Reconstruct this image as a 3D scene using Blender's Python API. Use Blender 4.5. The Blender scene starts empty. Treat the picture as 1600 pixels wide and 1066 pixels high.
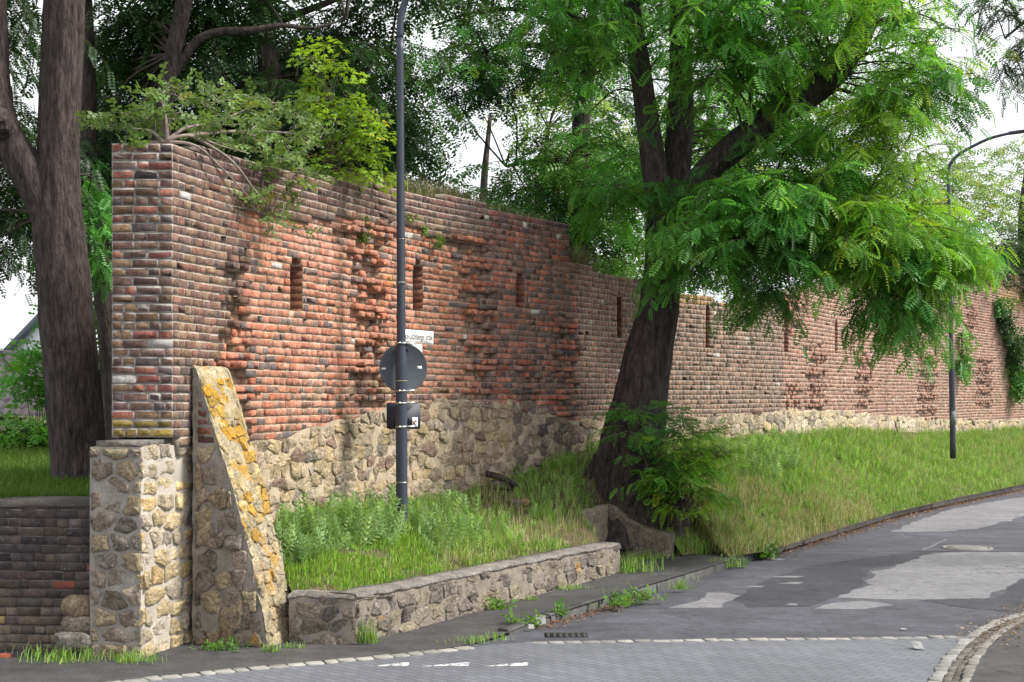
import bpy, math, random
import numpy as np
from mathutils import Vector

sc = bpy.context.scene
COL = sc.collection
F, HC, VH = 2200.0, 2.6, 620.0          # focal length in photo pixels, eye height, horizon row
W_, H_ = 1600, 1066

# ------------------------------------------------------------------ camera
cam_d = bpy.data.cameras.new('camera')
cam_d.sensor_width = 36.0
cam_d.lens = F * 36.0 / W_
cam_d.shift_y = (VH - H_ / 2) / W_
cam_d.clip_end = 1500
cam = bpy.data.objects.new('camera', cam_d)
cam.location = (0, 0, HC)
cam.rotation_euler = (math.pi / 2, 0, 0)
COL.objects.link(cam)
sc.camera = cam

# ------------------------------------------------------------------ sky, sun, exposure
SUN_EL, SUN_ROT = math.radians(46), math.radians(93)     # rotation clockwise from +Y
sdir = Vector((math.sin(SUN_ROT) * math.cos(SUN_EL), math.cos(SUN_ROT) * math.cos(SUN_EL), math.sin(SUN_EL)))
world = bpy.data.worlds.new('World')
sc.world = world
world.use_nodes = True
wn, wl = world.node_tree.nodes, world.node_tree.links
wn.clear()
sky = wn.new('ShaderNodeTexSky'); sky.sky_type = 'NISHITA'; sky.sun_disc = False
sky.sun_elevation = SUN_EL; sky.sun_rotation = SUN_ROT
bg1 = wn.new('ShaderNodeBackground'); bg1.inputs[1].default_value = 0.12
wl.new(sky.outputs[0], bg1.inputs[0])
tc = wn.new('ShaderNodeTexCoord')
nz = wn.new('ShaderNodeTexNoise'); nz.inputs['Scale'].default_value = 2.2; nz.inputs['Detail'].default_value = 5
wl.new(tc.outputs['Generated'], nz.inputs['Vector'])
rp = wn.new('ShaderNodeValToRGB')
rp.color_ramp.elements[0].position = 0.3; rp.color_ramp.elements[0].color = (0.93, 0.945, 0.97, 1)
rp.color_ramp.elements[1].position = 0.6; rp.color_ramp.elements[1].color = (1, 1, 1, 1)
wl.new(nz.outputs[0], rp.inputs[0])
bg2 = wn.new('ShaderNodeBackground'); bg2.inputs[1].default_value = 1.12
wl.new(rp.outputs[0], bg2.inputs[0])
mx = wn.new('ShaderNodeMixShader'); mx.inputs[0].default_value = 0.86
wl.new(bg1.outputs[0], mx.inputs[1]); wl.new(bg2.outputs[0], mx.inputs[2])
wo = wn.new('ShaderNodeOutputWorld'); wl.new(mx.outputs[0], wo.inputs[0])
sun_d = bpy.data.lights.new('sun', 'SUN'); sun_d.energy = 4.8; sun_d.angle = math.radians(11)
sun_d.color = (1.0, 0.95, 0.87)
sun = bpy.data.objects.new('sun', sun_d)
sun.rotation_euler = sdir.to_track_quat('Z', 'Y').to_euler()
sun.location = (30, 10, 40)
COL.objects.link(sun)
sc.view_settings.view_transform = 'Standard'
sc.view_settings.look = 'None'
sc.view_settings.exposure = 0.4
sc.view_settings.gamma = 1.0
sc.cycles.max_bounces = 8
sc.cycles.diffuse_bounces = 5
sc.cycles.transmission_bounces = 6
sc.cycles.use_denoising = True

# ------------------------------------------------------------------ helpers
def px(u, v, Y):
    return np.array([(u - 800) / F * Y, Y, HC + (VH - v) / F * Y])
def gp(u, v, Z=0.0):
    return px(u, v, (HC - Z) * F / (v - VH))
def proj(P):
    P = np.asarray(P)
    return 800 + F * P[..., 0] / P[..., 1], VH - F * (P[..., 2] - HC) / P[..., 1]

def _hash(i, j, k, seed):
    h = (i * 374761393 + j * 668265263 + k * 2147483647 + seed * 1274126177) & 0xFFFFFFFF
    h = ((h ^ (h >> 13)) * 1274126177) & 0xFFFFFFFF
    return ((h ^ (h >> 16)) & 0xFFFF) / 65535.0
def vnoise(P, scale=1.0, seed=0, octv=2):
    P = np.asarray(P, float) * scale
    out = 0; amp = 1.0; tot = 0
    for o in range(octv):
        q = P * (2 ** o) + 17.3 * o
        i = np.floor(q).astype(np.int64); f = q - i; f = f * f * (3 - 2 * f)
        r = 0
        for a in (0, 1):
            for b in (0, 1):
                for c in (0, 1):
                    w = (f[..., 0] if a else 1 - f[..., 0]) * (f[..., 1] if b else 1 - f[..., 1]) * (f[..., 2] if c else 1 - f[..., 2])
                    r = r + w * _hash(i[..., 0] + a, i[..., 1] + b, i[..., 2] + c, seed + o)
        out = out + amp * r; tot += amp; amp *= 0.5
    return out / tot * 2 - 1

def unit(a):
    a = np.asarray(a, float)
    return a / np.maximum(np.linalg.norm(a, axis=-1, keepdims=True), 1e-9)

def catmull(pts, n):
    pts = np.asarray(pts, float)
    m = len(pts)
    if m == 2:
        t = np.linspace(0, 1, n)[:, None]
        return pts[0] * (1 - t) + pts[1] * t
    P = np.vstack([2 * pts[0] - pts[1], pts, 2 * pts[-1] - pts[-2]])
    t = np.linspace(0, m - 1 - 1e-6, n); i = t.astype(int); f = (t - i)[:, None]
    p0, p1, p2, p3 = P[i], P[i + 1], P[i + 2], P[i + 3]
    return 0.5 * (2 * p1 + (p2 - p0) * f + (2 * p0 - 5 * p1 + 4 * p2 - p3) * f ** 2 + (3 * p1 - p0 - 3 * p2 + p3) * f ** 3)

class Acc:
    def __init__(self):
        self.v, self.f, self.c, self.n = [], {}, [], 0
    def add(self, verts, faces, col=(1, 1, 1)):
        verts = np.asarray(verts, float).reshape(-1, 3)
        col = np.asarray(col, float)
        if col.ndim == 1:
            col = np.broadcast_to(col, verts.shape)
        self.v.append(verts); self.c.append(col)
        for fa in (faces if isinstance(faces, list) else [faces]):
            fa = np.asarray(fa, np.int64)
            if fa.size:
                if fa.ndim == 1: fa = fa[None]
                self.f.setdefault(fa.shape[1], []).append(fa + self.n)
        self.n += len(verts)
    def grid(self, P, col=(1, 1, 1), close=False):
        P = np.asarray(P, float); a, b = P.shape[:2]
        idx = np.arange(a * b).reshape(a, b)
        if close:
            idx = np.concatenate([idx, idx[:, :1]], 1)
        q = np.stack([idx[:-1, :-1], idx[:-1, 1:], idx[1:, 1:], idx[1:, :-1]], -1).reshape(-1, 4)
        c = np.asarray(col, float)
        if c.ndim == 3: c = c.reshape(-1, 3)
        self.add(P.reshape(-1, 3), q, c)
    def box(self, lo, hi, col=(1, 1, 1), M=None):
        x0, y0, z0 = lo; x1, y1, z1 = hi
        v = np.array([[x0, y0, z0], [x1, y0, z0], [x1, y1, z0], [x0, y1, z0], [x0, y0, z1], [x1, y0, z1], [x1, y1, z1], [x0, y1, z1]], float)
        if M is not None: v = M(v)
        self.add(v, [[0, 3, 2, 1], [4, 5, 6, 7], [0, 1, 5, 4], [1, 2, 6, 5], [2, 3, 7, 6], [3, 0, 4, 7]], col)
    def tube(self, pts, rad, sides=8, col=(1, 1, 1), cap=True, radfn=None):
        pts = np.asarray(pts, float); n = len(pts)
        rad = np.broadcast_to(np.asarray(rad, float), (n,))
        T = unit(np.gradient(pts, axis=0))
        ref = np.array([1.0, 0, 0]) if abs(T[0][0]) < 0.9 else np.array([0, 1.0, 0])
        N = np.zeros_like(pts); a = ref - T[0] * (ref @ T[0]); N[0] = a / np.linalg.norm(a)
        for i in range(1, n):
            a = N[i - 1] - T[i] * (N[i - 1] @ T[i]); N[i] = a / np.linalg.norm(a)
        B = np.cross(T, N)
        ang = np.linspace(0, 2 * math.pi, sides, endpoint=False)
        R = rad[:, None] * np.ones(sides)
        if radfn is not None:
            R = R * radfn(ang[None, :], np.linspace(0, 1, n)[:, None], pts)
        P = pts[:, None] + R[..., None] * (np.cos(ang)[None, :, None] * N[:, None] + np.sin(ang)[None, :, None] * B[:, None])
        base = self.n
        self.grid(P, col, close=True)
        if cap:
            for k in (0, n - 1):
                f = np.arange(sides) + k * sides + base
                if k == 0: f = f[::-1]
                self.f.setdefault(sides, []).append(f[None])
    def build(self, name, mat, parent=None, smooth=False):
        me = bpy.data.meshes.new(name)
        V = np.concatenate(self.v); C = np.concatenate(self.c)
        if parent is not None:
            V = V - np.array(parent.matrix_world.translation if parent.parent is None else TOTAL[parent.name])
        me.vertices.add(len(V)); me.vertices.foreach_set('co', V.astype(np.float32).ravel())
        L, S, T, st = [], [], [], 0
        for k, fl in self.f.items():
            fa = np.concatenate(fl)
            L.append(fa.ravel()); S.append(st + np.arange(len(fa)) * k); T.append(np.full(len(fa), k)); st += fa.size
        me.loops.add(st); me.loops.foreach_set('vertex_index', np.concatenate(L).astype(np.int32))
        S = np.concatenate(S).astype(np.int32); T = np.concatenate(T).astype(np.int32)
        me.polygons.add(len(S)); me.polygons.foreach_set('loop_start', S); me.polygons.foreach_set('loop_total', T)
        if smooth: me.polygons.foreach_set('use_smooth', np.ones(len(S), bool))
        at = me.color_attributes.new('col', 'FLOAT_COLOR', 'POINT')
        at.data.foreach_set('color', np.concatenate([C, np.ones((len(C), 1))], 1).astype(np.float32).ravel())
        me.update(calc_edges=True)
        me.materials.append(mat)
        o = bpy.data.objects.new(name, me); COL.objects.link(o)
        if parent is not None:
            o.parent = parent
            TOTAL[o.name] = TOTAL.get(parent.name, np.array(parent.location))
        return o
TOTAL = {}

def thing(name, label, cat, loc, group=None):
    o = bpy.data.objects.new(name, None); COL.objects.link(o)
    o.empty_display_size = 0.2
    o.location = tuple(float(x) for x in loc); TOTAL[o.name] = np.array(o.location)
    bpy.context.view_layer.update()
    o['label'] = label; o['category'] = cat
    if group: o['group'] = group
    return o
def tag(o, label, cat, group=None, kind=None):
    o['label'] = label; o['category'] = cat
    if group: o['group'] = group
    if kind: o['kind'] = kind
    return o
def struct(o):
    o['kind'] = 'structure'; return o

# ------------------------------------------------------------------ materials
def mat_new(name):
    m = bpy.data.materials.new(name); m.use_nodes = True
    nt = m.node_tree; nt.nodes.clear()
    out = nt.nodes.new('ShaderNodeOutputMaterial')
    return m, nt, nt.nodes, nt.links, out
def noise_node(nt, vec, scale, detail=4, rough=0.6):
    n = nt.nodes.new('ShaderNodeTexNoise'); n.inputs['Scale'].default_value = scale
    n.inputs['Detail'].default_value = detail; n.inputs['Roughness'].default_value = rough
    if vec is not None: nt.links.new(vec, n.inputs['Vector'])
    return n.outputs[0]
def ramp(nt, fac, p0, p1, c0=(0, 0, 0, 1), c1=(1, 1, 1, 1)):
    r = nt.nodes.new('ShaderNodeValToRGB')
    r.color_ramp.elements[0].position = p0; r.color_ramp.elements[0].color = c0
    r.color_ramp.elements[1].position = p1; r.color_ramp.elements[1].color = c1
    nt.links.new(fac, r.inputs[0]); return r.outputs[0]
def mixc(nt, fac, a, b, mode='MIX'):
    m = nt.nodes.new('ShaderNodeMix'); m.data_type = 'RGBA'; m.blend_type = mode
    if hasattr(fac, 'links'): nt.links.new(fac, m.inputs[0])
    else: m.inputs[0].default_value = fac
    for s, i in ((a, 6), (b, 7)):
        if hasattr(s, 'links'): nt.links.new(s, m.inputs[i])
        else: m.inputs[i].default_value = (*s[:3], 1)
    return m.outputs[2]
def surf_mat(name, base=None, rough=0.9, mott=(8, 0.55, 1.35), fine=(60, 0.75, 1.2), bump=(45, 0.5, 0.01), spots=(), spec=0.3, stretch=None, metal=0.0):
    """base None -> the mesh's own colour attribute.  spots: (colour, noise scale, lo, hi, amount)"""
    m, nt, N, L, out = mat_new(name)
    t = N.new('ShaderNodeTexCoord'); vec = t.outputs['Object']
    if stretch:
        mp = N.new('ShaderNodeMapping'); mp.inputs['Scale'].default_value = stretch
        L.new(vec, mp.inputs[0]); vec = mp.outputs[0]
    if base is None:
        a = N.new('ShaderNodeAttribute'); a.attribute_name = 'col'; c = a.outputs['Color']
    else:
        r = N.new('ShaderNodeRGB'); r.outputs[0].default_value = (*base, 1); c = r.outputs[0]
    for sc_, lo, hi in (mott, fine):
        n = noise_node(nt, vec, sc_, 5)
        c = mixc(nt, 1.0, c, ramp(nt, n, 0.25, 0.75, (lo, lo, lo, 1), (hi, hi, hi, 1)), 'MULTIPLY')
    for (sc_col, sc_s, lo, hi, amt) in spots:
        n = noise_node(nt, t.outputs['Object'], sc_s, 6, 0.65)
        f = ramp(nt, n, lo, hi, (0, 0, 0, 1), (amt, amt, amt, 1))
        c = mixc(nt, f, c, sc_col)
    b = N.new('ShaderNodeBsdfPrincipled')
    L.new(c, b.inputs['Base Color']); b.inputs['Roughness'].default_value = rough
    b.inputs['Specular IOR Level'].default_value = spec
    b.inputs['Metallic'].default_value = metal
    if bump:
        bn = noise_node(nt, vec, bump[0], 6, 0.65)
        bp = N.new('ShaderNodeBump'); bp.inputs['Strength'].default_value = bump[1]; bp.inputs['Distance'].default_value = bump[2]
        L.new(bn, bp.inputs['Height']); L.new(bp.outputs[0], b.inputs['Normal'])
    L.new(b.outputs[0], out.inputs[0])
    return m
def leaf_mat(name, trans=0.4, rough=0.5, spec=0.35, tint=(1.25, 1.2, 0.6)):
    m, nt, N, L, out = mat_new(name)
    a = N.new('ShaderNodeAttribute'); a.attribute_name = 'col'
    b = N.new('ShaderNodeBsdfPrincipled'); L.new(a.outputs['Color'], b.inputs['Base Color'])
    b.inputs['Roughness'].default_value = rough; b.inputs['Specular IOR Level'].default_value = spec
    tr = N.new('ShaderNodeBsdfTranslucent')
    L.new(mixc(nt, 1.0, a.outputs['Color'], tint, 'MULTIPLY'), tr.inputs[0])
    mxs = N.new('ShaderNodeMixShader'); mxs.inputs[0].default_value = trans
    L.new(b.outputs[0], mxs.inputs[1]); L.new(tr.outputs[0], mxs.inputs[2])
    L.new(mxs.outputs[0], out.inputs[0])
    return m

OCHRE = (0.55, 0.27, 0.03)
M_brick = surf_mat('brick', mott=(12, 0.5, 1.45), fine=(45, 0.6, 1.4), bump=(38, 0.9, 0.02), spots=((OCHRE, 1.1, 0.66, 0.72, 0.5), ((0.42, 0.38, 0.33), 5, 0.62, 0.74, 0.22)))
M_mortar = surf_mat('mortar', mott=(6, 0.7, 1.3), fine=(50, 0.75, 1.25), bump=(40, 0.5, 0.012))
M_stone = surf_mat('rubble_stone', mott=(9, 0.5, 1.4), fine=(34, 0.55, 1.4), bump=(22, 1.0, 0.05), spots=((OCHRE, 1.6, 0.66, 0.73, 0.6), ((0.1, 0.085, 0.07), 3.0, 0.58, 0.72, 0.5)))
M_darkstone = surf_mat('weathered_stone', mott=(9, 0.5, 1.3), fine=(36, 0.5, 1.45), bump=(22, 1.0, 0.05), spots=((OCHRE, 1.9, 0.64, 0.70, 0.7), ((0.45, 0.42, 0.36), 14, 0.62, 0.7, 0.5)))
M_lichen = surf_mat('lichened_stone', mott=(9, 0.6, 1.25), fine=(34, 0.5, 1.45), bump=(18, 1.0, 0.05), spots=(((0.2, 0.17, 0.13), 6, 0.56, 0.7, 0.6), ((0.46, 0.25, 0.03), 4.6, 0.55, 0.62, 0.8), ((0.5, 0.36, 0.1), 11, 0.56, 0.68, 0.5)))
M_cement = surf_mat('cement_coping', base=(0.21, 0.195, 0.175), mott=(5, 0.5, 1.4), fine=(32, 0.55, 1.4), bump=(22, 1.0, 0.04), spots=(((0.09, 0.085, 0.07), 3, 0.56, 0.7, 0.6), ((0.4, 0.3, 0.08), 5, 0.64, 0.7, 0.5)))
M_bark = surf_mat('bark', base=(0.07, 0.055, 0.054), mott=(14, 0.35, 1.75), fine=(34, 0.35, 1.8), bump=(17, 1.0, 0.15), stretch=(1, 1, 0.2), rough=0.95, spots=(((0.2, 0.185, 0.17), 9, 0.6, 0.75, 0.35),))
M_bark2 = surf_mat('dark_bark', base=(0.07, 0.055, 0.05), mott=(3, 0.5, 1.4), fine=(20, 0.45, 1.5), bump=(18, 1.0, 0.06), stretch=(1, 1, 0.14), rough=0.95)
M_twig = surf_mat('twig_bark', base=(0.13, 0.10, 0.075), bump=None)
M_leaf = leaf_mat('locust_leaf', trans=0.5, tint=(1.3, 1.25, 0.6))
M_leafd = leaf_mat('shaded_locust_leaf', trans=0.3)  # less translucent copy, shade partly put into the leaf material
M_blade = leaf_mat('grass_blade', trans=0.35, rough=0.6, spec=0.2, tint=(1.1, 1.1, 0.7))
M_soil = surf_mat('grassy_soil', mott=(1.5, 0.6, 1.4), fine=(30, 0.5, 1.5), bump=(25, 1.0, 0.05), rough=1.0)
M_kerb = surf_mat('kerb_stone', mott=(6, 0.65, 1.25), fine=(60, 0.7, 1.25), bump=(40, 0.6, 0.01))
M_tile = surf_mat('roof_tile', base=(0.075, 0.066, 0.07), mott=(2, 0.7, 1.25), fine=(20, 0.8, 1.2), bump=None, rough=0.7)
M_pole = surf_mat('pole_paint', base=(0.035, 0.043, 0.065), mott=(3, 0.85, 1.15), fine=(40, 0.9, 1.1), bump=None, rough=0.45, spec=0.5)
M_greyband = surf_mat('grey_band_paint', base=(0.15, 0.17, 0.18), bump=None, rough=0.6)
M_steel = surf_mat('galvanised_steel', base=(0.5, 0.5, 0.48), bump=None, rough=0.35, metal=0.9)
M_signback = surf_mat('sign_back_grey', base=(0.085, 0.097, 0.115), mott=(5, 0.85, 1.15), fine=(60, 0.95, 1.05), bump=None, rough=0.5)
M_signnavy = surf_mat('sign_back_navy', base=(0.022, 0.026, 0.042), mott=(5, 0.9, 1.1), fine=(60, 0.95, 1.05), bump=None, rough=0.5)
M_white = surf_mat('white_enamel', base=(0.8, 0.81, 0.8), mott=(5, 0.93, 1.03), fine=(60, 0.98, 1.02), bump=None, rough=0.4)
M_black = surf_mat('black_lettering', base=(0.015, 0.015, 0.018), bump=None, rough=0.5)
M_plaster = surf_mat('pale_plaster', base=(0.72, 0.78, 0.8), mott=(1, 0.95, 1.04), bump=None)
M_slate = surf_mat('verge_board', base=(0.13, 0.15, 0.18), bump=None)
M_paper = surf_mat('paper', base=(0.27, 0.27, 0.265), bump=None)
M_iron = surf_mat('cast_iron', base=(0.17, 0.165, 0.16), mott=(6, 0.6, 1.3), bump=(60, 0.6, 0.01), rough=0.6)

def asphalt_mat(name, base, var, stain, agg=220):
    m, nt, N, L, out = mat_new(name)
    t = N.new('ShaderNodeTexCoord'); vec = t.outputs['Object']
    r = N.new('ShaderNodeRGB'); r.outputs[0].default_value = (*base, 1); c = r.outputs[0]
    c = mixc(nt, 1, c, ramp(nt, noise_node(nt, vec, 0.7, 6, 0.65), 0.3, 0.7, (1 - var, 1 - var, 1 - var, 1), (1 + var, 1 + var, 1 + var, 1)), 'MULTIPLY')
    mp = N.new('ShaderNodeMapping'); mp.inputs['Scale'].default_value = (0.5, 1.6, 1); mp.inputs['Rotation'].default_value = (0, 0, 0.9); L.new(vec, mp.inputs[0])
    c = mixc(nt, ramp(nt, noise_node(nt, mp.outputs[0], 0.9, 7, 0.7), 0.5, 0.66, (0, 0, 0, 1), (stain, stain, stain, 1)), c, (base[0] * 0.45, base[1] * 0.45, base[2] * 0.47))
    c = mixc(nt, 1, c, ramp(nt, noise_node(nt, vec, agg * 0.12, 4, 0.8), 0.3, 0.7, (0.72, 0.72, 0.72, 1), (1.25, 1.25, 1.25, 1)), 'MULTIPLY')
    c = mixc(nt, 1, c, ramp(nt, noise_node(nt, vec, 5, 8, 0.75), 0.3, 0.7, (0.7, 0.7, 0.7, 1), (1.3, 1.3, 1.3, 1)), 'MULTIPLY')
    vo = N.new('ShaderNodeTexVoronoi'); vo.inputs['Scale'].default_value = agg; L.new(vec, vo.inputs['Vector'])
    c = mixc(nt, 1, c, ramp(nt, vo.outputs['Distance'], 0.0, 0.6, (1.25, 1.25, 1.25, 1), (0.75, 0.75, 0.75, 1)), 'MULTIPLY')
    vc = N.new('ShaderNodeTexVoronoi'); vc.feature = 'DISTANCE_TO_EDGE'; vc.inputs['Scale'].default_value = 0.55
    dn = N.new('ShaderNodeVectorMath'); dn.operation = 'ADD'
    nn = N.new('ShaderNodeTexNoise'); nn.inputs['Scale'].default_value = 2.5; L.new(vec, nn.inputs['Vector'])
    L.new(vec, dn.inputs[0]); L.new(nn.outputs['Color'], dn.inputs[1]); L.new(dn.outputs[0], vc.inputs['Vector'])
    gate = ramp(nt, noise_node(nt, vec, 0.35, 3), 0.5, 0.6)
    crack = mixc(nt, gate, (0, 0, 0), ramp(nt, vc.outputs['Distance'], 0.0, 0.012, (0.8, 0.8, 0.8, 1), (0, 0, 0, 1)))
    c = mixc(nt, crack, c, (0.02, 0.02, 0.02))
    b = N.new('ShaderNodeBsdfPrincipled'); L.new(c, b.inputs['Base Color']); b.inputs['Roughness'].default_value = 0.85
    b.inputs['Specular IOR Level'].default_value = 0.35
    bp = N.new('ShaderNodeBump'); bp.inputs['Strength'].default_value = 0.6; bp.inputs['Distance'].default_value = 0.006
    L.new(vo.outputs['Distance'], bp.inputs['Height']); L.new(bp.outputs[0], b.inputs['Normal'])
    L.new(b.outputs[0], out.inputs[0])
    return m
M_asph = asphalt_mat('asphalt', (0.091, 0.092, 0.112), 0.3, 0.6)
M_asph2 = asphalt_mat('worn_pale_asphalt', (0.22, 0.22, 0.238), 0.18, 0.25)
M_asph3 = asphalt_mat('new_dark_asphalt', (0.058, 0.059, 0.072), 0.25, 0.4)
M_pave = asphalt_mat('pavement_asphalt', (0.075, 0.073, 0.075), 0.35, 0.5)
def paver_mat():
    m, nt, N, L, out = mat_new('paver_blocks')
    t = N.new('ShaderNodeTexCoord'); vec = t.outputs['Object']
    mp = N.new('ShaderNodeMapping'); mp.inputs['Rotation'].default_value = (0, 0, math.radians(45)); L.new(vec, mp.inputs[0])
    br = N.new('ShaderNodeTexBrick'); L.new(mp.outputs[0], br.inputs['Vector'])
    br.inputs['Scale'].default_value = 1.0; br.inputs['Brick Width'].default_value = 0.2; br.inputs['Row Height'].default_value = 0.1
    br.inputs['Mortar Size'].default_value = 0.008; br.inputs['Mortar Smooth'].default_value = 0.3; br.inputs['Bias'].default_value = 0
    br.inputs['Color1'].default_value = (0.11, 0.118, 0.14, 1); br.inputs['Color2'].default_value = (0.138, 0.146, 0.168, 1)
    br.inputs['Mortar'].default_value = (0.075, 0.075, 0.08, 1)
    c = mixc(nt, 1, br.outputs[0], ramp(nt, noise_node(nt, vec, 0.6, 5, 0.6), 0.3, 0.7, (0.82, 0.82, 0.82, 1), (1.15, 1.15, 1.15, 1)), 'MULTIPLY')
    c = mixc(nt, 1, c, ramp(nt, noise_node(nt, vec, 60, 4, 0.7), 0.3, 0.7, (0.85, 0.85, 0.85, 1), (1.15, 1.15, 1.15, 1)), 'MULTIPLY')
    b = N.new('ShaderNodeBsdfPrincipled'); L.new(c, b.inputs['Base Color']); b.inputs['Roughness'].default_value = 0.7
    bp = N.new('ShaderNodeBump'); bp.inputs['Strength'].default_value = 0.5; bp.inputs['Distance'].default_value = 0.004; bp.invert = True
    L.new(br.outputs['Fac'], bp.inputs['Height']); L.new(bp.outputs[0], b.inputs['Normal'])
    L.new(b.outputs[0], out.inputs[0]); return m
M_paver = paver_mat()
def paint_mat():
    m, nt, N, L, out = mat_new('worn_white_paint')
    t = N.new('ShaderNodeTexCoord')
    f = ramp(nt, noise_node(nt, t.outputs['Object'], 14, 7, 0.8), 0.44, 0.52)
    c = mixc(nt, f, (0.12, 0.125, 0.145), (0.55, 0.55, 0.55))
    b = N.new('ShaderNodeBsdfPrincipled'); L.new(c, b.inputs['Base Color']); b.inputs['Roughness'].default_value = 0.7
    L.new(b.outputs[0], out.inputs[0]); return m
M_paint = paint_mat()

# ------------------------------------------------------------------ masonry builders
def brick_boxes(acc, S, sa, sb, zc, hz, w, depth, col, rng, bev=(0.006, 0.016), jit=0.004):
    """many bricks at once; S(s, w, z) -> points on the wall"""
    n = len(sa)
    b = rng.uniform(bev[0], bev[1], n)
    tilt = rng.normal(0, 0.003, n)
    rings = []
    for (inset, dw) in ((b, 0 * b), (0 * b, -b), (0 * b, -np.broadcast_to(depth, (n,)))):
        s4 = np.stack([sa + inset, sb - inset, sb - inset, sa + inset], 1)
        z4 = np.stack([zc - hz + inset, zc - hz + inset, zc + hz - inset, zc + hz - inset], 1)
        z4 = z4 + tilt[:, None] * np.array([-1, 1, 1, -1])
        w4 = np.repeat((w + dw)[:, None], 4, 1)
        s4 = s4 + rng.normal(0, jit, s4.shape); z4 = z4 + rng.normal(0, jit, z4.shape)
        w4 = w4 + rng.normal(0, jit * 0.35, w4.shape)
        rings.append(S(s4, w4, z4))
    V = np.stack(rings, 1).reshape(n, 12, 3)
    q = [[0, 1, 2, 3]]
    for r in (0, 4):
        for k in range(4):
            q.append([r + k, r + 4 + k, r + 4 + (k + 1) % 4, r + (k + 1) % 4])
    q = np.array(q)
    Fa = (q[None] + (np.arange(n) * 12)[:, None, None]).reshape(-1, 4)
    acc.add(V.reshape(-1, 3), Fa, np.repeat(col, 12, 0))
def plain_boxes(acc, S, sa, sb, za, zb, w, depth, col):
    n = len(sa)
    s4 = np.stack([sa, sb, sb, sa], 1); z4 = np.stack([za, za, zb, zb], 1)
    V = np.stack([S(s4, np.repeat(w[:, None], 4, 1), z4), S(s4, np.repeat((w - depth)[:, None], 4, 1), z4)], 1).reshape(n, 8, 3)
    q = np.array([[0, 1, 2, 3], [0, 4, 5, 1], [1, 5, 6, 2], [2, 6, 7, 3], [3, 7, 4, 0]])
    acc.add(V.reshape(-1, 3), (q[None] + (np.arange(n) * 8)[:, None, None]).reshape(-1, 4), np.repeat(col, 8, 0))

def lay_bricks(s0, s1, zlo, zhi, blocked, rng, pitch=0.091, L=0.255, z_off=0.0, wob=0.006, hp=0.55):
    """course by course; returns arrays sa, sb, zc, course"""
    out = []
    zmin = min(zlo(s) for s in np.linspace(s0, s1, 200)); zmax = max(zhi(s) for s in np.linspace(s0, s1, 200))
    k0 = int(math.floor((zmin - z_off) / pitch)); k1 = int(math.ceil((zmax - z_off) / pitch))
    for k in range(k0, k1):
        z = z_off + (k + 0.5) * pitch
        segs = [(s0, s1)]
        for (a, b) in blocked(z):
            ns = []
            for (p, q) in segs:
                if b <= p or a >= q: ns.append((p, q)); continue
                if a > p: ns.append((p, a))
                if b < q: ns.append((b, q))
            segs = ns
        for (p, q) in segs:
            s = p
            first = True
            while s < q - 0.03:
                hdr = (k % 2 == 0 and rng.random() < hp) or rng.random() < hp * 0.35
                l = L * (0.5 if hdr else 1.0) * rng.uniform(0.92, 1.06)
                if first and k % 2: l *= 0.6
                first = False
                e = min(s + l, q)
                if q - e < 0.07: e = q
                m = 0.5 * (s + e)
                if zlo(m) <= z <= zhi(m):
                    out.append((s, e, z + wob * math.sin(m * 1.3 + k * 0.4), k))
                s = e
    return np.array(out)

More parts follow.
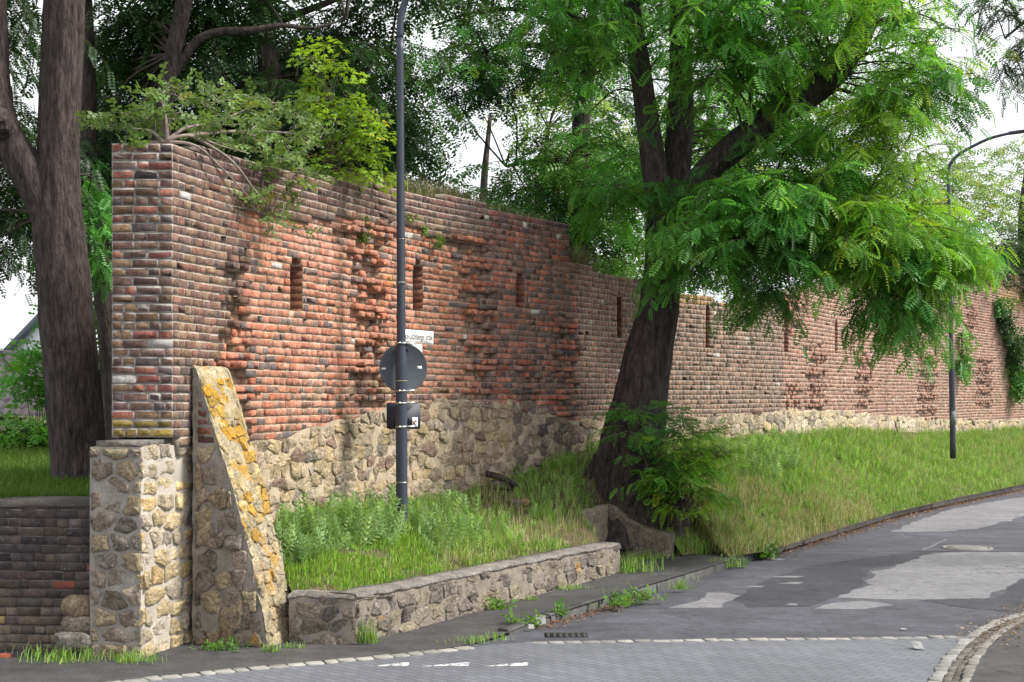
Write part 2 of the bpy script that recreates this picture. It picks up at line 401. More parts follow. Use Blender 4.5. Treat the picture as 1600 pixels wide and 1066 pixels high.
def clip_poly(poly, nx, ny, c):
    res = []
    m = len(poly)
    for i in range(m):
        a, b = poly[i], poly[(i + 1) % m]
        da = a[0] * nx + a[1] * ny - c; db = b[0] * nx + b[1] * ny - c
        if da <= 0: res.append(a)
        if (da < 0 < db) or (db < 0 < da):
            t = da / (da - db); res.append((a[0] + (b[0] - a[0]) * t, a[1] + (b[1] - a[1]) * t))
    return res
def rubble(acc, S, s0, s1, zlo, zhi, cw, ch, rng, palette, bulge=(0.02, 0.05), joint=0.014, w0=0.0, jx=0.32, jz=0.24, edge=None, skip=0.0, rough=0.012):
    """irregular stones that tile a wall face, each a domed many-sided block"""
    nr = max(1, int(round((zhi(0.5 * (s0 + s1)) - zlo(0.5 * (s0 + s1))) / ch)) + 2)
    zbase = min(zlo(s) for s in np.linspace(s0, s1, 60))
    ztop = max(zhi(s) for s in np.linspace(s0, s1, 60))
    nr = int((ztop - zbase) / ch) + 2
    seeds = []
    for r in range(-1, nr + 1):
        s = s0 - cw * (1.0 + rng.random())
        while s < s1 + cw:
            s += cw * rng.uniform(0.6, 1.5)
            seeds.append((s + rng.uniform(-jx, jx) * cw * 0.4, zbase + (r + 0.5 + rng.uniform(-jz, jz)) * ch))
    seeds = np.array(seeds)
    pal = np.array(palette)
    for i, (s, z) in enumerate(seeds):
        if not (s0 - cw * 0.3 <= s <= s1 + cw * 0.3): continue
        sm = min(max(s, s0), s1)
        if not (zlo(sm) - ch * 0.4 <= z <= zhi(sm) + ch * 0.15): continue
        if skip and rng.random() < skip: continue
        d = np.abs(seeds - (s, z)); near = np.where((d[:, 0] < cw * 3) & (d[:, 1] < ch * 3))[0]
        P = [(s - cw * 1.4, z - ch * 1.4), (s + cw * 1.4, z - ch * 1.4), (s + cw * 1.4, z + ch * 1.4), (s - cw * 1.4, z + ch * 1.4)]
        P = clip_poly(P, -1, 0, -s0); P = clip_poly(P, 1, 0, s1)
        if len(P) < 3: continue
        ax = (ch / cw) ** 2 * 1.0
        for j in near:
            if j == i: continue
            ds, dz = (seeds[j, 0] - s) * ax, seeds[j, 1] - z
            c = 0.5 * (ax * (seeds[j, 0] ** 2 - s * s) + seeds[j, 1] ** 2 - z * z)
            P = clip_poly(P, ds, dz, c)
            if len(P) < 3: break
        if len(P) < 3: continue
        P = clip_poly(P, 0, 1, zhi(sm) + (rng.uniform(-0.05, 0.05) if skip == 0 and cw > 0.24 else 0))
        if len(P) < 3: continue
        P = np.array(P); cen = P.mean(0)
        Q = np.roll(P, -1, 0); el = np.linalg.norm(Q - P, axis=1)
        P = P[el > 0.012] if (el > 0.012).sum() >= 3 else P
        Q = np.roll(P, -1, 0)
        P = np.stack([P * 0.92 + Q * 0.08, P * 0.5 + Q * 0.5, P * 0.08 + Q * 0.92], 1).reshape(-1, 2)
        r = np.linalg.norm(P - cen, axis=1, keepdims=True)
        P = cen + (P - cen) * np.maximum(0.2, 1 - joint / np.maximum(r, 1e-4))
        h = rng.uniform(*bulge); tx, tz = rng.normal(0, 0.10, 2)
        m = len(P)
        rings = []
        for (k, wv) in ((1.0, -0.05), (0.99, h * 0.55), (0.93, h * 0.88), (0.55, h)):
            q = cen + (P - cen) * k
            ww = w0 + wv + (tx * (q[:, 0] - cen[0]) + tz * (q[:, 1] - cen[1])) * (wv > 0) + rng.normal(0, abs(h) * 0.16 + 0.002, m) * (wv > 0)
            rings.append(np.column_stack([q[:, 0], ww, q[:, 1]]))
        rings.append(np.array([[cen[0], w0 + h * 1.02, cen[1]]]))
        R = np.concatenate(rings)
        V = S(R[:, 0], R[:, 1], R[:, 2])
        V = V + (vnoise(V, 9, 5)[:, None]) * rough * np.array([1, 0.6, 0.8]) + (vnoise(V, 23, 6)[:, None]) * rough * 0.8 * np.array([1, 0.4, -0.9])
        fa = []
        for k in range(3):
            for t in range(m):
                fa.append([k * m + t, k * m + (t + 1) % m, (k + 1) * m + (t + 1) % m, (k + 1) * m + t])
        tri = [[3 * m + t, 3 * m + (t + 1) % m, 4 * m] for t in range(m)]
        c = pal[rng.integers(len(pal))] * rng.uniform(0.78, 1.25)
        acc.add(V, [np.array(fa), np.array(tri)], c)
def backing(acc, S, s0, s1, zlo, zhi, w, col, ns, nz, seed=0, amp=0.012):
    ss = np.linspace(s0, s1, ns)
    lo = np.array([zlo(s) for s in ss]); hi = np.array([zhi(s) for s in ss])
    t = np.linspace(0, 1, nz)
    Z = lo[:, None] * (1 - t) + hi[:, None] * t
    Sg = np.repeat(ss[:, None], nz, 1)
    P0 = S(Sg, np.zeros_like(Sg), Z)
    nzv = vnoise(P0, 7, seed, 3) * amp
    acc.grid(S(Sg, w + nzv, Z), np.asarray(col, float))

# ------------------------------------------------------------------ the wall's line in plan
WP = [(270, 14.4), (360, 15.6), (469, 17.0), (560, 18.4), (658, 20.0), (740, 21.2), (814, 22.2), (900, 23.5), (968, 24.9), (1040, 26.2), (1106, 27.4),
      (1170, 28.7), (1225, 30.2), (1307, 33.8), (1400, 39.0), (1500, 45.5), (1600, 52.0), (1720, 60.0)]
wx = np.array([[(u - 800) / F * Y, Y] for u, Y in WP])
wd = catmull(wx, 800)
seg = np.r_[0, np.cumsum(np.linalg.norm(np.diff(wd, axis=0), axis=1))]
WL = seg[-1]
tan = unit(np.gradient(wd, axis=0))
def wall_xy(s):
    return np.interp(s, seg, wd[:, 0]), np.interp(s, seg, wd[:, 1])
def wall_S(s, w, z):
    s = np.asarray(s, float)
    x, y = wall_xy(s); tx = np.interp(s, seg, tan[:, 0]); ty = np.interp(s, seg, tan[:, 1])
    lo = np.minimum(s, 0)                      # straight run-on before the corner
    x = x + tan[0, 0] * lo; y = y + tan[0, 1] * lo
    return np.stack([x + ty * w, y - tx * w, np.broadcast_to(z, s.shape)], -1)
wall_u = 800 + F * wd[:, 0] / wd[:, 1]
def s_of_u(u): return float(np.interp(u, wall_u, seg))
def u_of_s(s): return np.interp(s, seg, wall_u)
def Y_of_u(u): return np.interp(u, wall_u, wd[:, 1])
def zline(pts):
    us = np.array([p[0] for p in pts], float); vs = np.array([p[1] for p in pts], float)
    def f(s):
        u = u_of_s(s); return float(HC + (VH - np.interp(u, us, vs)) / F * np.interp(s, seg, wd[:, 1]))
    return f
z_top = zline([(270, 222), (330, 238), (390, 250), (480, 276), (560, 287), (620, 296), (720, 313), (800, 332), (888, 351), (891, 408), (930, 422), (1000, 440), (1060, 455), (1130, 472), (1180, 474),
               (1222, 462), (1226, 460), (1300, 440), (1400, 437), (1500, 433), (1600, 427), (1720, 424)])
z_bound = zline([(270, 690), (395, 692), (440, 688), (485, 668), (520, 655), (560, 650), (610, 636), (650, 629), (740, 626), (830, 627), (862, 650), (900, 655), (950, 656), (1050, 652), (1130, 650), (1230, 640), (1300, 641), (1400, 650), (1500, 656), (1600, 655), (1720, 650)])
z_foot = zline([(270, 1010), (400, 830), (440, 812), (540, 802), (640, 790), (740, 765), (800, 748), (850, 730), (890, 716), (940, 694), (1020, 692), (1100, 691), (1200, 684), (1300, 676), (1400, 677), (1500, 679), (1600, 669), (1720, 661)])

rng = np.random.default_rng(7)
town = thing('town_wall', 'long weathered red brick town wall with loopholes on a rubble stone footing', 'wall', wall_S(np.array(0.0), 0, 0))

# loopholes: (u centre, v top, v bottom, width m, depth m)
LOOPS = [(469, 400, 490, 0.32, 0.36), (658, 406, 489, 0.29, 0.40), (814, 424, 478, 0.24, 0.4), (968, 458, 532, 0.17, 0.45), (1106, 475, 541, 0.16, 0.45), (1229, 478, 548, 0.3, 0.3), (1307, 498, 551, 0.27, 0.4)]
loops = []
for (u, v0, v1, wd_, dp) in LOOPS:
    s = s_of_u(u); Y = np.interp(s, seg, wd[:, 1])
    loops.append((s, HC + (VH - v1) / F * Y, HC + (VH - v0) / F * Y, wd_, dp))
def blocked(z):
    r = []
    for (s, a, b, w, dp) in loops:
        if a <= z <= b:
            k = min(1.0, (b - z) / 0.14 + 0.3)        # corbelled head
            r.append((s - w / 2 * k, s + w / 2 * k))
    return r
SCARS = [(352, 392, 400, 640, 0.9), (360, 398, 560, 690, 0.8), (556, 602, 372, 500, 0.85), (560, 604, 500, 640, 0.8), (722, 764, 372, 500, 0.85), (735, 770, 500, 625, 0.85), (868, 900, 500, 650, 0.75), (815, 840, 560, 640, 0.4), (1225, 1246, 432, 520, 0.6), (1226, 1250, 600, 640, 0.5),
         (1262, 1288, 540, 640, 0.6), (1338, 1360, 550, 640, 0.7), (1436, 1462, 555, 655, 0.7), (1526, 1548, 560, 640, 0.7), (1510, 1525, 478, 515, 0.5), (540, 620, 345, 372, 0.6), (690, 750, 368, 388, 0.6)]
B = lay_bricks(0.0, WL, lambda s: z_bound(s) - (0.12 if s > 0.9 else 0.0), z_top, blocked, rng, hp=1.0)
sa, sb, zc, ck = B[:, 0], B[:, 1], B[:, 2], B[:, 3].astype(int)
sm = 0.5 * (sa + sb)
P = wall_S(sm, 0 * sm, zc)
U, V = proj(P)
ztop_a = np.array([z_top(s) for s in sm])
n1 = vnoise(P, 1.3, 3, 3); n2 = vnoise(P, 3.5, 9, 2)
def pal_pick(p, n):
    p = np.array(p); return p[rng.integers(len(p), size=n)] * rng.uniform(0.75, 1.25, (n, 1))
nB = len(sm)
BROWN = [(0.19, 0.11, 0.09), (0.27, 0.18, 0.11), (0.22, 0.13, 0.10), (0.26, 0.165, 0.115), (0.14, 0.12, 0.115), (0.31, 0.15, 0.11), (0.22, 0.145, 0.12), (0.31, 0.22, 0.14), (0.18, 0.11, 0.10)]
RED = [(0.44, 0.18, 0.115), (0.46, 0.20, 0.13), (0.40, 0.145, 0.085), (0.46, 0.225, 0.155), (0.43, 0.17, 0.10), (0.44, 0.19, 0.12), (0.37, 0.165, 0.115), (0.15, 0.12, 0.115)]
MIX = [(0.36, 0.12, 0.075), (0.24, 0.12, 0.09), (0.17, 0.10, 0.09), (0.42, 0.17, 0.11), (0.27, 0.15, 0.115), (0.14, 0.10, 0.095)]
BEIGE = [(0.25, 0.165, 0.12), (0.18, 0.12, 0.095), (0.29, 0.175, 0.125), (0.15, 0.115, 0.105), (0.31, 0.205, 0.145), (0.23, 0.135, 0.10)]
PINK = [(0.36, 0.20, 0.145), (0.32, 0.175, 0.125), (0.27, 0.175, 0.14), (0.38, 0.21, 0.155), (0.21, 0.15, 0.13), (0.35, 0.18, 0.125)]
col = pal_pick(BEIGE, nB)
w = np.zeros(nB)
zone_pink = U > 1224
col[zone_pink] = pal_pick(PINK, zone_pink.sum())
zone_mix = (U > 760 + 25 * n1) & (U < 905 + 10 * n2)
col[zone_mix] = pal_pick(MIX, zone_mix.sum())
zone_m2 = (U >= 905 + 10 * n2) & (U < 990 + 20 * n1)
c2 = pal_pick(MIX, zone_m2.sum()); col[zone_m2] = 0.5 * c2 + 0.5 * col[zone_m2]
depth_top = ztop_a - zc
red = (U > 372 + 20 * n1 - np.clip((V - 480) * 0.3, -14, 60)) & (U < 764 + 14 * n1) & (depth_top > 0.5 + 0.16 * n1 + 0.25 * np.clip((U - 640) / 120, 0, 1) * (U < 720))
red &= ~((V < 372) & (U < 420) & (V < 330 + 20 * n1))
col[red] = pal_pick(RED, red.sum())
pale = np.clip(vnoise(P, 1.1, 21, 2) * 1.2, 0, 0.35)[:, None]
col[red] = col[red] * (1 - pale[red]) + np.array([0.52, 0.29, 0.22]) * pale[red]
brown = ~red & (U < 764 + 14 * n1) & (U > 0)
col[brown] = pal_pick(BROWN, brown.sum()) * np.array([0.80, 0.75, 0.72])
col[brown] = 0.75 * col[brown] + 0.25 * np.array([0.19, 0.12, 0.09])
lowred = red & (V > 600 + 15 * n2) & (rng.random(nB) < 0.4); col[lowred] = pal_pick(BROWN, lowred.sum())
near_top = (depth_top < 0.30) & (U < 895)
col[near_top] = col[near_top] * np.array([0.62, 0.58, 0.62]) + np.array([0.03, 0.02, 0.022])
w[red] = -0.045 + 0.012 * n2[red]
w += rng.normal(0, 0.003, nB); w[red] += rng.normal(0, 0.006, red.sum())
redpatch = (U > 1226) & (U < 1262 + 10 * n1) & (V < 525) & (V > 425); col[redpatch] = pal_pick(RED, redpatch.sum()) * 0.85
rp2 = (U > 1515) & (U < 1570) & (V > 470) & (V < 520) & (n2 > 0.15); col[rp2] = pal_pick(RED, rp2.sum()) * 0.8
och = (U > 1570 + 20 * n1) & (V < 480 + 20 * n1) & (rng.random(nB) < 0.8); col[och] = np.array([0.42, 0.25, 0.06]) * rng.uniform(0.7, 1.2, (och.sum(), 1))
och = (U > 1058) & (U < 1160) & (depth_top < 0.16 + 0.12 * n1) & (rng.random(nB) < 0.75); col[och] = np.array([0.45, 0.27, 0.08]) * rng.uniform(0.7, 1.2, (och.sum(), 1))
white = rng.random(nB) < 0.006; col[white] = (0.55, 0.52, 0.48)
gone = np.zeros(nB, bool); cavity = np.zeros(nB, bool)
for (u0, u1, v0, v1, p) in SCARS:
    wob = 8 * np.sin(ck * 1.7 + u0) * (20 / P[:, 1])
    m = (U > u0 + wob) & (U < u1 + wob) & (V > v0) & (V < v1)
    r1 = rng.random(nB)
    pairs = ((ck + int(u0)) // 2) % 2 == 0
    out_ = m & pairs & (r1 < 0.8)
    w[out_] += rng.uniform(0.03, 0.11, out_.sum()) * (1.0 if u0 < 1000 else 0.7)
    hole = m & ~pairs & (r1 < p * 0.75)
    gone |= hole; cavity |= m & ~out_
gone |= (rng.random(nB) < 0.006) & red
round_ = red | cavity
fc = (U > 905); col[fc] = 0.55 * col[fc] + 0.45 * np.where(zone_pink[:, None], np.array([[0.31, 0.18, 0.135]]), np.array([[0.235, 0.155, 0.115]]))[fc]
acc_b, acc_m = Acc(), Acc()
hzb = rng.uniform(0.030, 0.0365, nB)
mcol = np.array([0.32, 0.265, 0.22]) * rng.uniform(0.85, 1.1, (nB, 1))
mcol[red] = np.array([0.40, 0.28, 0.21]) * rng.uniform(0.8, 1.1, (red.sum(), 1))
mcol[zone_pink] = np.array([0.43, 0.35, 0.29]) * rng.uniform(0.85, 1.1, (zone_pink.sum(), 1))
mcol[zone_mix] = np.array([0.28, 0.2, 0.17]) * rng.uniform(0.85, 1.1, (zone_mix.sum(), 1))
wm = np.where(red, -0.045 + 0.012 * n2, 0) - 0.001 - 0.007 * rng.random(nB)
wm[cavity] -= rng.uniform(0.01, 0.05, cavity.sum()); wm[gone] = np.minimum(wm[gone], -0.045) - rng.uniform(0.05, 0.10, gone.sum())
w = np.where(gone, w, np.maximum(w, wm + 0.004))
for msk, bev, jit in ((~gone & ~round_, (0.002, 0.006), 0.003), (~gone & round_, (0.004, 0.013), 0.006)):
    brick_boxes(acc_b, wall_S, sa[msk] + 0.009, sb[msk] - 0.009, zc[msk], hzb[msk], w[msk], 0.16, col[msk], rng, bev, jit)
plain_boxes(acc_m, wall_S, sa, sb, zc - 0.0455, zc + 0.0455, wm, np.full(nB, 0.30), mcol)
acc_b.build('brick_facing', M_brick, town)
# loophole niches
for (s, a, b, wdt, dp) in loops:
    A = Acc()
    for (w0, w1, sx) in ((-0.02, -dp, -1), (-0.02, -dp, 1)):
        pass
    h = wdt / 2
    zz = np.arange(a - 0.02, b + 0.09, 0.091)
    for z0 in zz:                                        # jamb, back and reveal bricks, course by course
        k = min(1.0, (b - (z0 + 0.045)) / 0.14 + 0.3); k = max(k, 0.15)
        hh = h * k
        for sx in (-1, 1):
            q = np.array([[s + sx * (hh - 0.008), 0.0], [s + sx * (hh - 0.008), -dp], [s + sx * (hh + 0.05), -dp], [s + sx * (hh + 0.05), 0.0]])
            q[:, 1] -= 0.012 if u_of_s(s) > 800 else 0.06
            c = np.array(RED[rng.integers(6)]) * rng.uniform(0.35, 0.55)  # jamb bricks darkened in colour for the shade inside
            zz4 = [z0 + 0.004, z0 + 0.086]
            v = np.concatenate([wall_S(q[:, 0], q[:, 1], np.full(4, z)) for z in zz4])
            A.add(v, [[0, 1, 2, 3], [4, 7, 6, 5], [0, 4, 5, 1], [1, 5, 6, 2], [2, 6, 7, 3], [3, 7, 4, 0]], c)
    c = np.array([0.05, 0.032, 0.028])  # near-black back bricks, the niche's shade put into their colour
    for z0 in zz:
        for i in range(2):
            s_a, s_b = s - h - 0.05 + i * (h + 0.05), s - h - 0.05 + (i + 1) * (h + 0.05)
            v = np.concatenate([wall_S(np.array([s_a, s_b, s_b, s_a]), np.array([-dp, -dp, -dp - 0.08, -dp - 0.08]) - 0.06 * rng.random(), np.full(4, z)) for z in (z0, z0 + 0.091)])
            A.add(v, [[0, 1, 2, 3], [4, 7, 6, 5], [0, 4, 5, 1], [1, 5, 6, 2], [2, 6, 7, 3], [3, 7, 4, 0]], c * rng.uniform(0.6, 1.3))
    A.build('loophole', M_brick, town)
# core behind everything, down to the ground, and its back face
core = Acc()
ss = np.linspace(0.0, WL, 300)
zt = np.array([z_top(s) for s in ss]) - 0.02; zb = np.array([z_bound(s) for s in ss])
for wv, rev in ((-0.62, True),):
    core.grid(np.stack([wall_S(ss, np.full(300, wv), np.zeros(300)), wall_S(ss, np.full(300, wv), zt)], 1), (0.3, 0.2, 0.15))
core.grid(np.stack([wall_S(ss, np.full(300, -0.62), zt), wall_S(ss, np.full(300, -0.02), zt)], 1), (0.3, 0.26, 0.2))
core.grid(np.stack([wall_S(ss, np.full(300, -0.55), zt), wall_S(ss, np.full(300, -0.55), zb - 2.5)], 1), (0.08, 0.06, 0.05))
acc_m.build('mortar_bed', M_mortar, town)
core.build('wall_core', M_mortar, town)
# rubble footing
RUB = [(0.42, 0.33, 0.22), (0.37, 0.295, 0.205), (0.34, 0.27, 0.195), (0.44, 0.35, 0.215), (0.36, 0.285, 0.205), (0.29, 0.20, 0.155), (0.40, 0.33, 0.25), (0.29, 0.245, 0.20), (0.42, 0.32, 0.19), (0.39, 0.31, 0.22)]
RUB2 = [(0.55, 0.48, 0.36), (0.5, 0.42, 0.28), (0.4, 0.33, 0.26), (0.58, 0.5, 0.36), (0.33, 0.27, 0.22), (0.5, 0.4, 0.24)]
RUB3 = [(0.25, 0.205, 0.165), (0.33, 0.27, 0.2), (0.2, 0.165, 0.14), (0.3, 0.23, 0.18), (0.38, 0.31, 0.22), (0.17, 0.14, 0.125)]
A = Acc(); Am = Acc()
low = lambda s: z_foot(s) - 0.35
for (ua, ub, cw_, ch_, pal) in ((345, 640, 0.25, 0.155, RUB), (640, 800, 0.28, 0.17, RUB), (800, 905, 0.28, 0.17, RUB3), (905, 1226, 0.32, 0.19, RUB), (1226, 1720, 0.55, 0.22, RUB2)):
    rubble(A, wall_S, s_of_u(ua), s_of_u(ub), low, z_bound, cw_, ch_, rng, pal, bulge=(0.004, 0.032), joint=0.004, rough=0.024)
backing(Am, wall_S, s_of_u(345), WL, low, lambda s: z_bound(s) - 0.01 + 0.03 * math.sin(s * 5.1) * math.sin(s * 2.3 + 1), 0.004, (0.40, 0.325, 0.235), 1400, 34, 4, 0.022)
ft = A.build('stone_footing', M_stone, town)
Am.build('footing_mortar', M_mortar, town)

# the end face of the wall, brick pier on a stone plinth
pc = wall_S(np.array(0.0), 0, 0)
PW = 0.62
def pier_S(s, w, z):                      # s runs from the lit corner to the left
    s = np.asarray(s, float)
    return np.stack([pc[0] - s * 0.998 - 0.0 * w, pc[1] - 0.03 * s - np.asarray(w), np.broadcast_to(z, s.shape)], -1)
ZP = 2.15
Bp = lay_bricks(0.0, PW, lambda s: ZP, lambda s: 5.20, lambda z: [], rng, wob=0.0)
END = [(0.19, 0.11, 0.085), (0.23, 0.145, 0.085), (0.155, 0.095, 0.085), (0.26, 0.10, 0.08), (0.115, 0.09, 0.092), (0.21, 0.13, 0.095), (0.17, 0.10, 0.085), (0.32, 0.13, 0.09), (0.24, 0.15, 0.09), (0.16, 0.10, 0.09)]
A, Am = Acc(), Acc()
cp = pal_pick(END, len(Bp)) * 0.84  # end face darkened in colour to stand in for its shade
wht = rng.random(len(Bp)) < 0.015; cp[wht] = (0.42, 0.4, 0.38)
wgt = Bp[:, 2] < ZP + 0.2; cp[wgt] = pal_pick([(0.25, 0.18, 0.05), (0.2, 0.14, 0.05)], wgt.sum())
brick_boxes(A, pier_S, Bp[:, 0] + 0.010, Bp[:, 1] - 0.010, Bp[:, 2], rng.uniform(0.030, 0.036, len(Bp)), rng.normal(0.004, 0.003, len(Bp)), 0.1, cp, rng, (0.003, 0.008), 0.005)
plain_boxes(Am, pier_S, Bp[:, 0], Bp[:, 1], Bp[:, 2] - 0.0455, Bp[:, 2] + 0.0455, np.full(len(Bp), -0.002) - 0.004 * rng.random(len(Bp)), np.full(len(Bp), 0.3), np.array([0.33, 0.3, 0.28]) * rng.uniform(0.85, 1.1, (len(Bp), 1)))
pier = A.build('end_pier', M_brick, town)
Am.build('pier_mortar', M_mortar, town)

# ------------------------------------------------------------------ plinth
def seg_S(p0, p1):
    p0 = np.asarray(p0, float)[:2]; p1 = np.asarray(p1, float)[:2]
    d = (p1 - p0) / np.linalg.norm(p1 - p0); n = np.array([d[1], -d[0]])
    def S(s, w, z):
        s = np.asarray(s, float); w = np.asarray(w, float)
        return np.stack([p0[0] + d[0] * s + n[0] * w, p0[1] + d[1] * s + n[1] * w, np.broadcast_to(z, s.shape)], -1)
    return S, float(np.linalg.norm(p1 - p0))
pf = gp(218, 1030)[:2]; pl = gp(140, 1030)[:2]; pr = px(302, 900, 14.95)[:2]
pl[1] = pf[1] + 0.02
plinth = thing('stone_plinth', 'squat rubble stone plinth carrying the brick end of the wall beside the pavement', 'plinth', (pf[0], pf[1], 0))
A, Am = Acc(), Acc()
S1, L1 = seg_S(pl, pf); S2, L2 = seg_S(pf, pr)
ZPL = 2.10
DK = [(0.24, 0.20, 0.16), (0.30, 0.25, 0.19), (0.2, 0.175, 0.15), (0.34, 0.28, 0.18), (0.27, 0.22, 0.165), (0.38, 0.31, 0.2)]  # darker stones for camera-facing sides, their shade put into the colour
LT = [(0.52, 0.41, 0.25), (0.46, 0.38, 0.27), (0.42, 0.35, 0.26), (0.55, 0.44, 0.26), (0.36, 0.30, 0.24), (0.56, 0.40, 0.2)]  # paler stones for the right side, sunlight put into the colour
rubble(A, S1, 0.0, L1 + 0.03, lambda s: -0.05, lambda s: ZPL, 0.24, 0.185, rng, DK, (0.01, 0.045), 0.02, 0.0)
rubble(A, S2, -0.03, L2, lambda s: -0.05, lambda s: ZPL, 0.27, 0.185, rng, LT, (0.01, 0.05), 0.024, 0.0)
backing(Am, S1, 0.0, L1 + 0.016, lambda s: -0.1, lambda s: ZPL, 0.012, (0.27, 0.25, 0.225), 30, 90, 5, 0.012)  # front mortar coloured darker too, as shade
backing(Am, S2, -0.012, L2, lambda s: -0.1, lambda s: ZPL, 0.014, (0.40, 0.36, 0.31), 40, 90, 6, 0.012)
S3, L3 = seg_S((pl[0] + 0.05, pl[1] + 0.75), pl)
backing(Am, S3, 0.0, L3, lambda s: -0.1, lambda s: ZPL, 0.004, (0.3, 0.27, 0.23), 20, 60, 7, 0.015)
top = np.array([[pl[0], pl[1], ZPL], [pf[0], pf[1], ZPL], [pr[0], pr[1], ZPL], [pl[0] + 0.05, pl[1] + 0.75, ZPL]])
Am.add(top, [[0, 1, 2, 3]], (0.36, 0.32, 0.26))
A.build('plinth_stones', M_stone, plinth); Am.build('plinth_mortar', M_mortar, plinth)
A = Acc()
dl = unit(np.append(pr - pf, 0))[:2]
for (a, b) in ((0.0, 0.44), (0.445, 0.5)):
    pass
c0, c1 = pl + np.array([0.05, 0.03]), pf + np.array([-0.005, 0.012])
q = np.array([[c0[0], c0[1]], [c1[0], c1[1]], [c1[0] + dl[0] * 0.62, c1[1] + dl[1] * 0.62], [c0[0] + dl[0] * 0.62, c0[1] + dl[1] * 0.62]])
v = np.concatenate([np.column_stack([q, np.full(4, ZPL + 0.004)]), np.column_stack([q, np.full(4, ZPL + 0.062)])])
A.add(v, [[3, 2, 1, 0], [4, 5, 6, 7], [0, 1, 5, 4], [1, 2, 6, 5], [2, 3, 7, 6], [3, 0, 4, 7]])
A.build('cap_slab', M_cement, plinth)

# ------------------------------------------------------------------ sloping buttress
d0 = tan[0]; n0 = np.array([d0[1], -d0[0]])
b0 = px(301, 1000, 14.75)[:2]
butt = thing('stone_buttress', 'sloping stone buttress with orange lichen on its face, leaning on the wall', 'buttress', (b0[0], b0[1], 0))
BD = 0.76                                   # length along the wall
prof = [(0.0, 2.93), (0.045, 2.88), (0.155, 2.55), (0.30, 2.13), (0.455, 1.68), (0.615, 1.14), (0.725, 0.71), (0.805, 0.35), (0.88, -0.05)]
pp = catmull(np.array(prof), 60)
def butt_P(n, d, z):
    return np.stack([b0[0] + n0[0] * 1.0 * n + d0[0] * d, b0[1] + n0[1] * n + d0[1] * d, z], -1)
A, Am, Al = Acc(), Acc(), Acc()
dd = np.linspace(0, BD, 34)
Ng, Dg = np.meshgrid(pp[:, 0], dd, indexing='ij'); Zg = np.repeat(pp[:, 1][:, None], 34, 1)
Dg = Dg * (1 - 0.10 * (1 - Zg / 3))
Pn = butt_P(Ng, Dg, Zg); dis = vnoise(Pn, 6, 31, 3) * 0.045 + vnoise(Pn, 16, 33, 2) * 0.012
Pn = butt_P(Ng + dis - 0.01, Dg, Zg + 0.3 * dis)
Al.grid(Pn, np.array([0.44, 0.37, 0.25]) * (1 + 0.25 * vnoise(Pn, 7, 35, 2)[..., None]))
# near side, shade put into darker stones and mortar, a few bricks let in
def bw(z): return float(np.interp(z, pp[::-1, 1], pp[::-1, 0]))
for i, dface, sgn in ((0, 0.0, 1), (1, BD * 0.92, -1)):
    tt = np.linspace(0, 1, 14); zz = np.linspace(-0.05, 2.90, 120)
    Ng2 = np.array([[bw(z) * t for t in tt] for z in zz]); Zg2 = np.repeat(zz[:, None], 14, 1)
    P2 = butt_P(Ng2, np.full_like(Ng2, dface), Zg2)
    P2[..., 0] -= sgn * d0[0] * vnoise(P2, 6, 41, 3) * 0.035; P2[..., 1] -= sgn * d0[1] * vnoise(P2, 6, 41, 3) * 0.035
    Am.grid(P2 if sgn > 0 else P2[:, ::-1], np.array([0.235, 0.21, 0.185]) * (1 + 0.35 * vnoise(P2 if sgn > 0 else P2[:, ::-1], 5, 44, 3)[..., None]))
def butt_side(s, w, z):
    s = np.asarray(s, float); w = np.asarray(w, float)
    return np.stack([b0[0] + n0[0] * s - d0[0] * w, b0[1] + n0[1] * s - d0[1] * w, np.broadcast_to(z, s.shape)], -1)
class Lim: pass
zz = 0.0
while zz < 2.0:
    hrow = rng.uniform(0.16, 0.26); wmax = bw(zz + hrow * 0.9)
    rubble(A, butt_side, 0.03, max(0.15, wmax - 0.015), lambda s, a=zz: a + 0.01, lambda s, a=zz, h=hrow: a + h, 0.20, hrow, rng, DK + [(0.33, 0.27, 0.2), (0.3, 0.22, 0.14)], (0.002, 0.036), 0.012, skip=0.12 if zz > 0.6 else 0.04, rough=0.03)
    zz += hrow
for k in range(7):
    z = 2.06 + k * 0.092; wmx = bw(z + 0.05)
    if wmx < 0.12: continue
    xs = [0.05, min(0.05 + 0.17 + 0.05 * (k % 2), wmx - 0.02), wmx - 0.02]
    for a, b in zip(xs[:-1], xs[1:]):
        if b - a > 0.05 and k in (1, 2, 3, 4, 5):
            brick_boxes(A, butt_side, np.array([a + 0.006]), np.array([b - 0.006]), np.array([z]), 0.036, np.array([0.008]), 0.1, pal_pick([(0.25, 0.1, 0.07), (0.17, 0.09, 0.08), (0.3, 0.12, 0.08)], 1), rng)
def butt_slope(s, w, z):
    s = np.asarray(s, float); w = np.asarray(w, float); z = np.asarray(z, float) * np.ones_like(s)
    n = np.interp(z, pp[::-1, 1], pp[::-1, 0]) + w * 0.94
    return np.stack([b0[0] + n0[0] * n + d0[0] * s, b0[1] + n0[1] * n + d0[1] * s, z + w * 0.33], -1)
for (za, zb_, pal_) in ((0.0, 1.1, [(0.40, 0.34, 0.24), (0.46, 0.39, 0.26), (0.34, 0.29, 0.21), (0.42, 0.33, 0.2)]), (1.1, 2.35, [(0.42, 0.36, 0.25), (0.46, 0.36, 0.18), (0.36, 0.31, 0.22), (0.46, 0.28, 0.06), (0.44, 0.32, 0.13)]), (2.35, 2.8, [(0.46, 0.27, 0.04), (0.44, 0.28, 0.06), (0.46, 0.25, 0.03), (0.42, 0.34, 0.18)])):
    rubble(Al, butt_slope, 0.02, BD * 0.93, lambda s, a=za: a, lambda s, b=zb_: b, 0.17, 0.13, rng, pal_, (-0.002, 0.015), 0.010, rough=0.022)
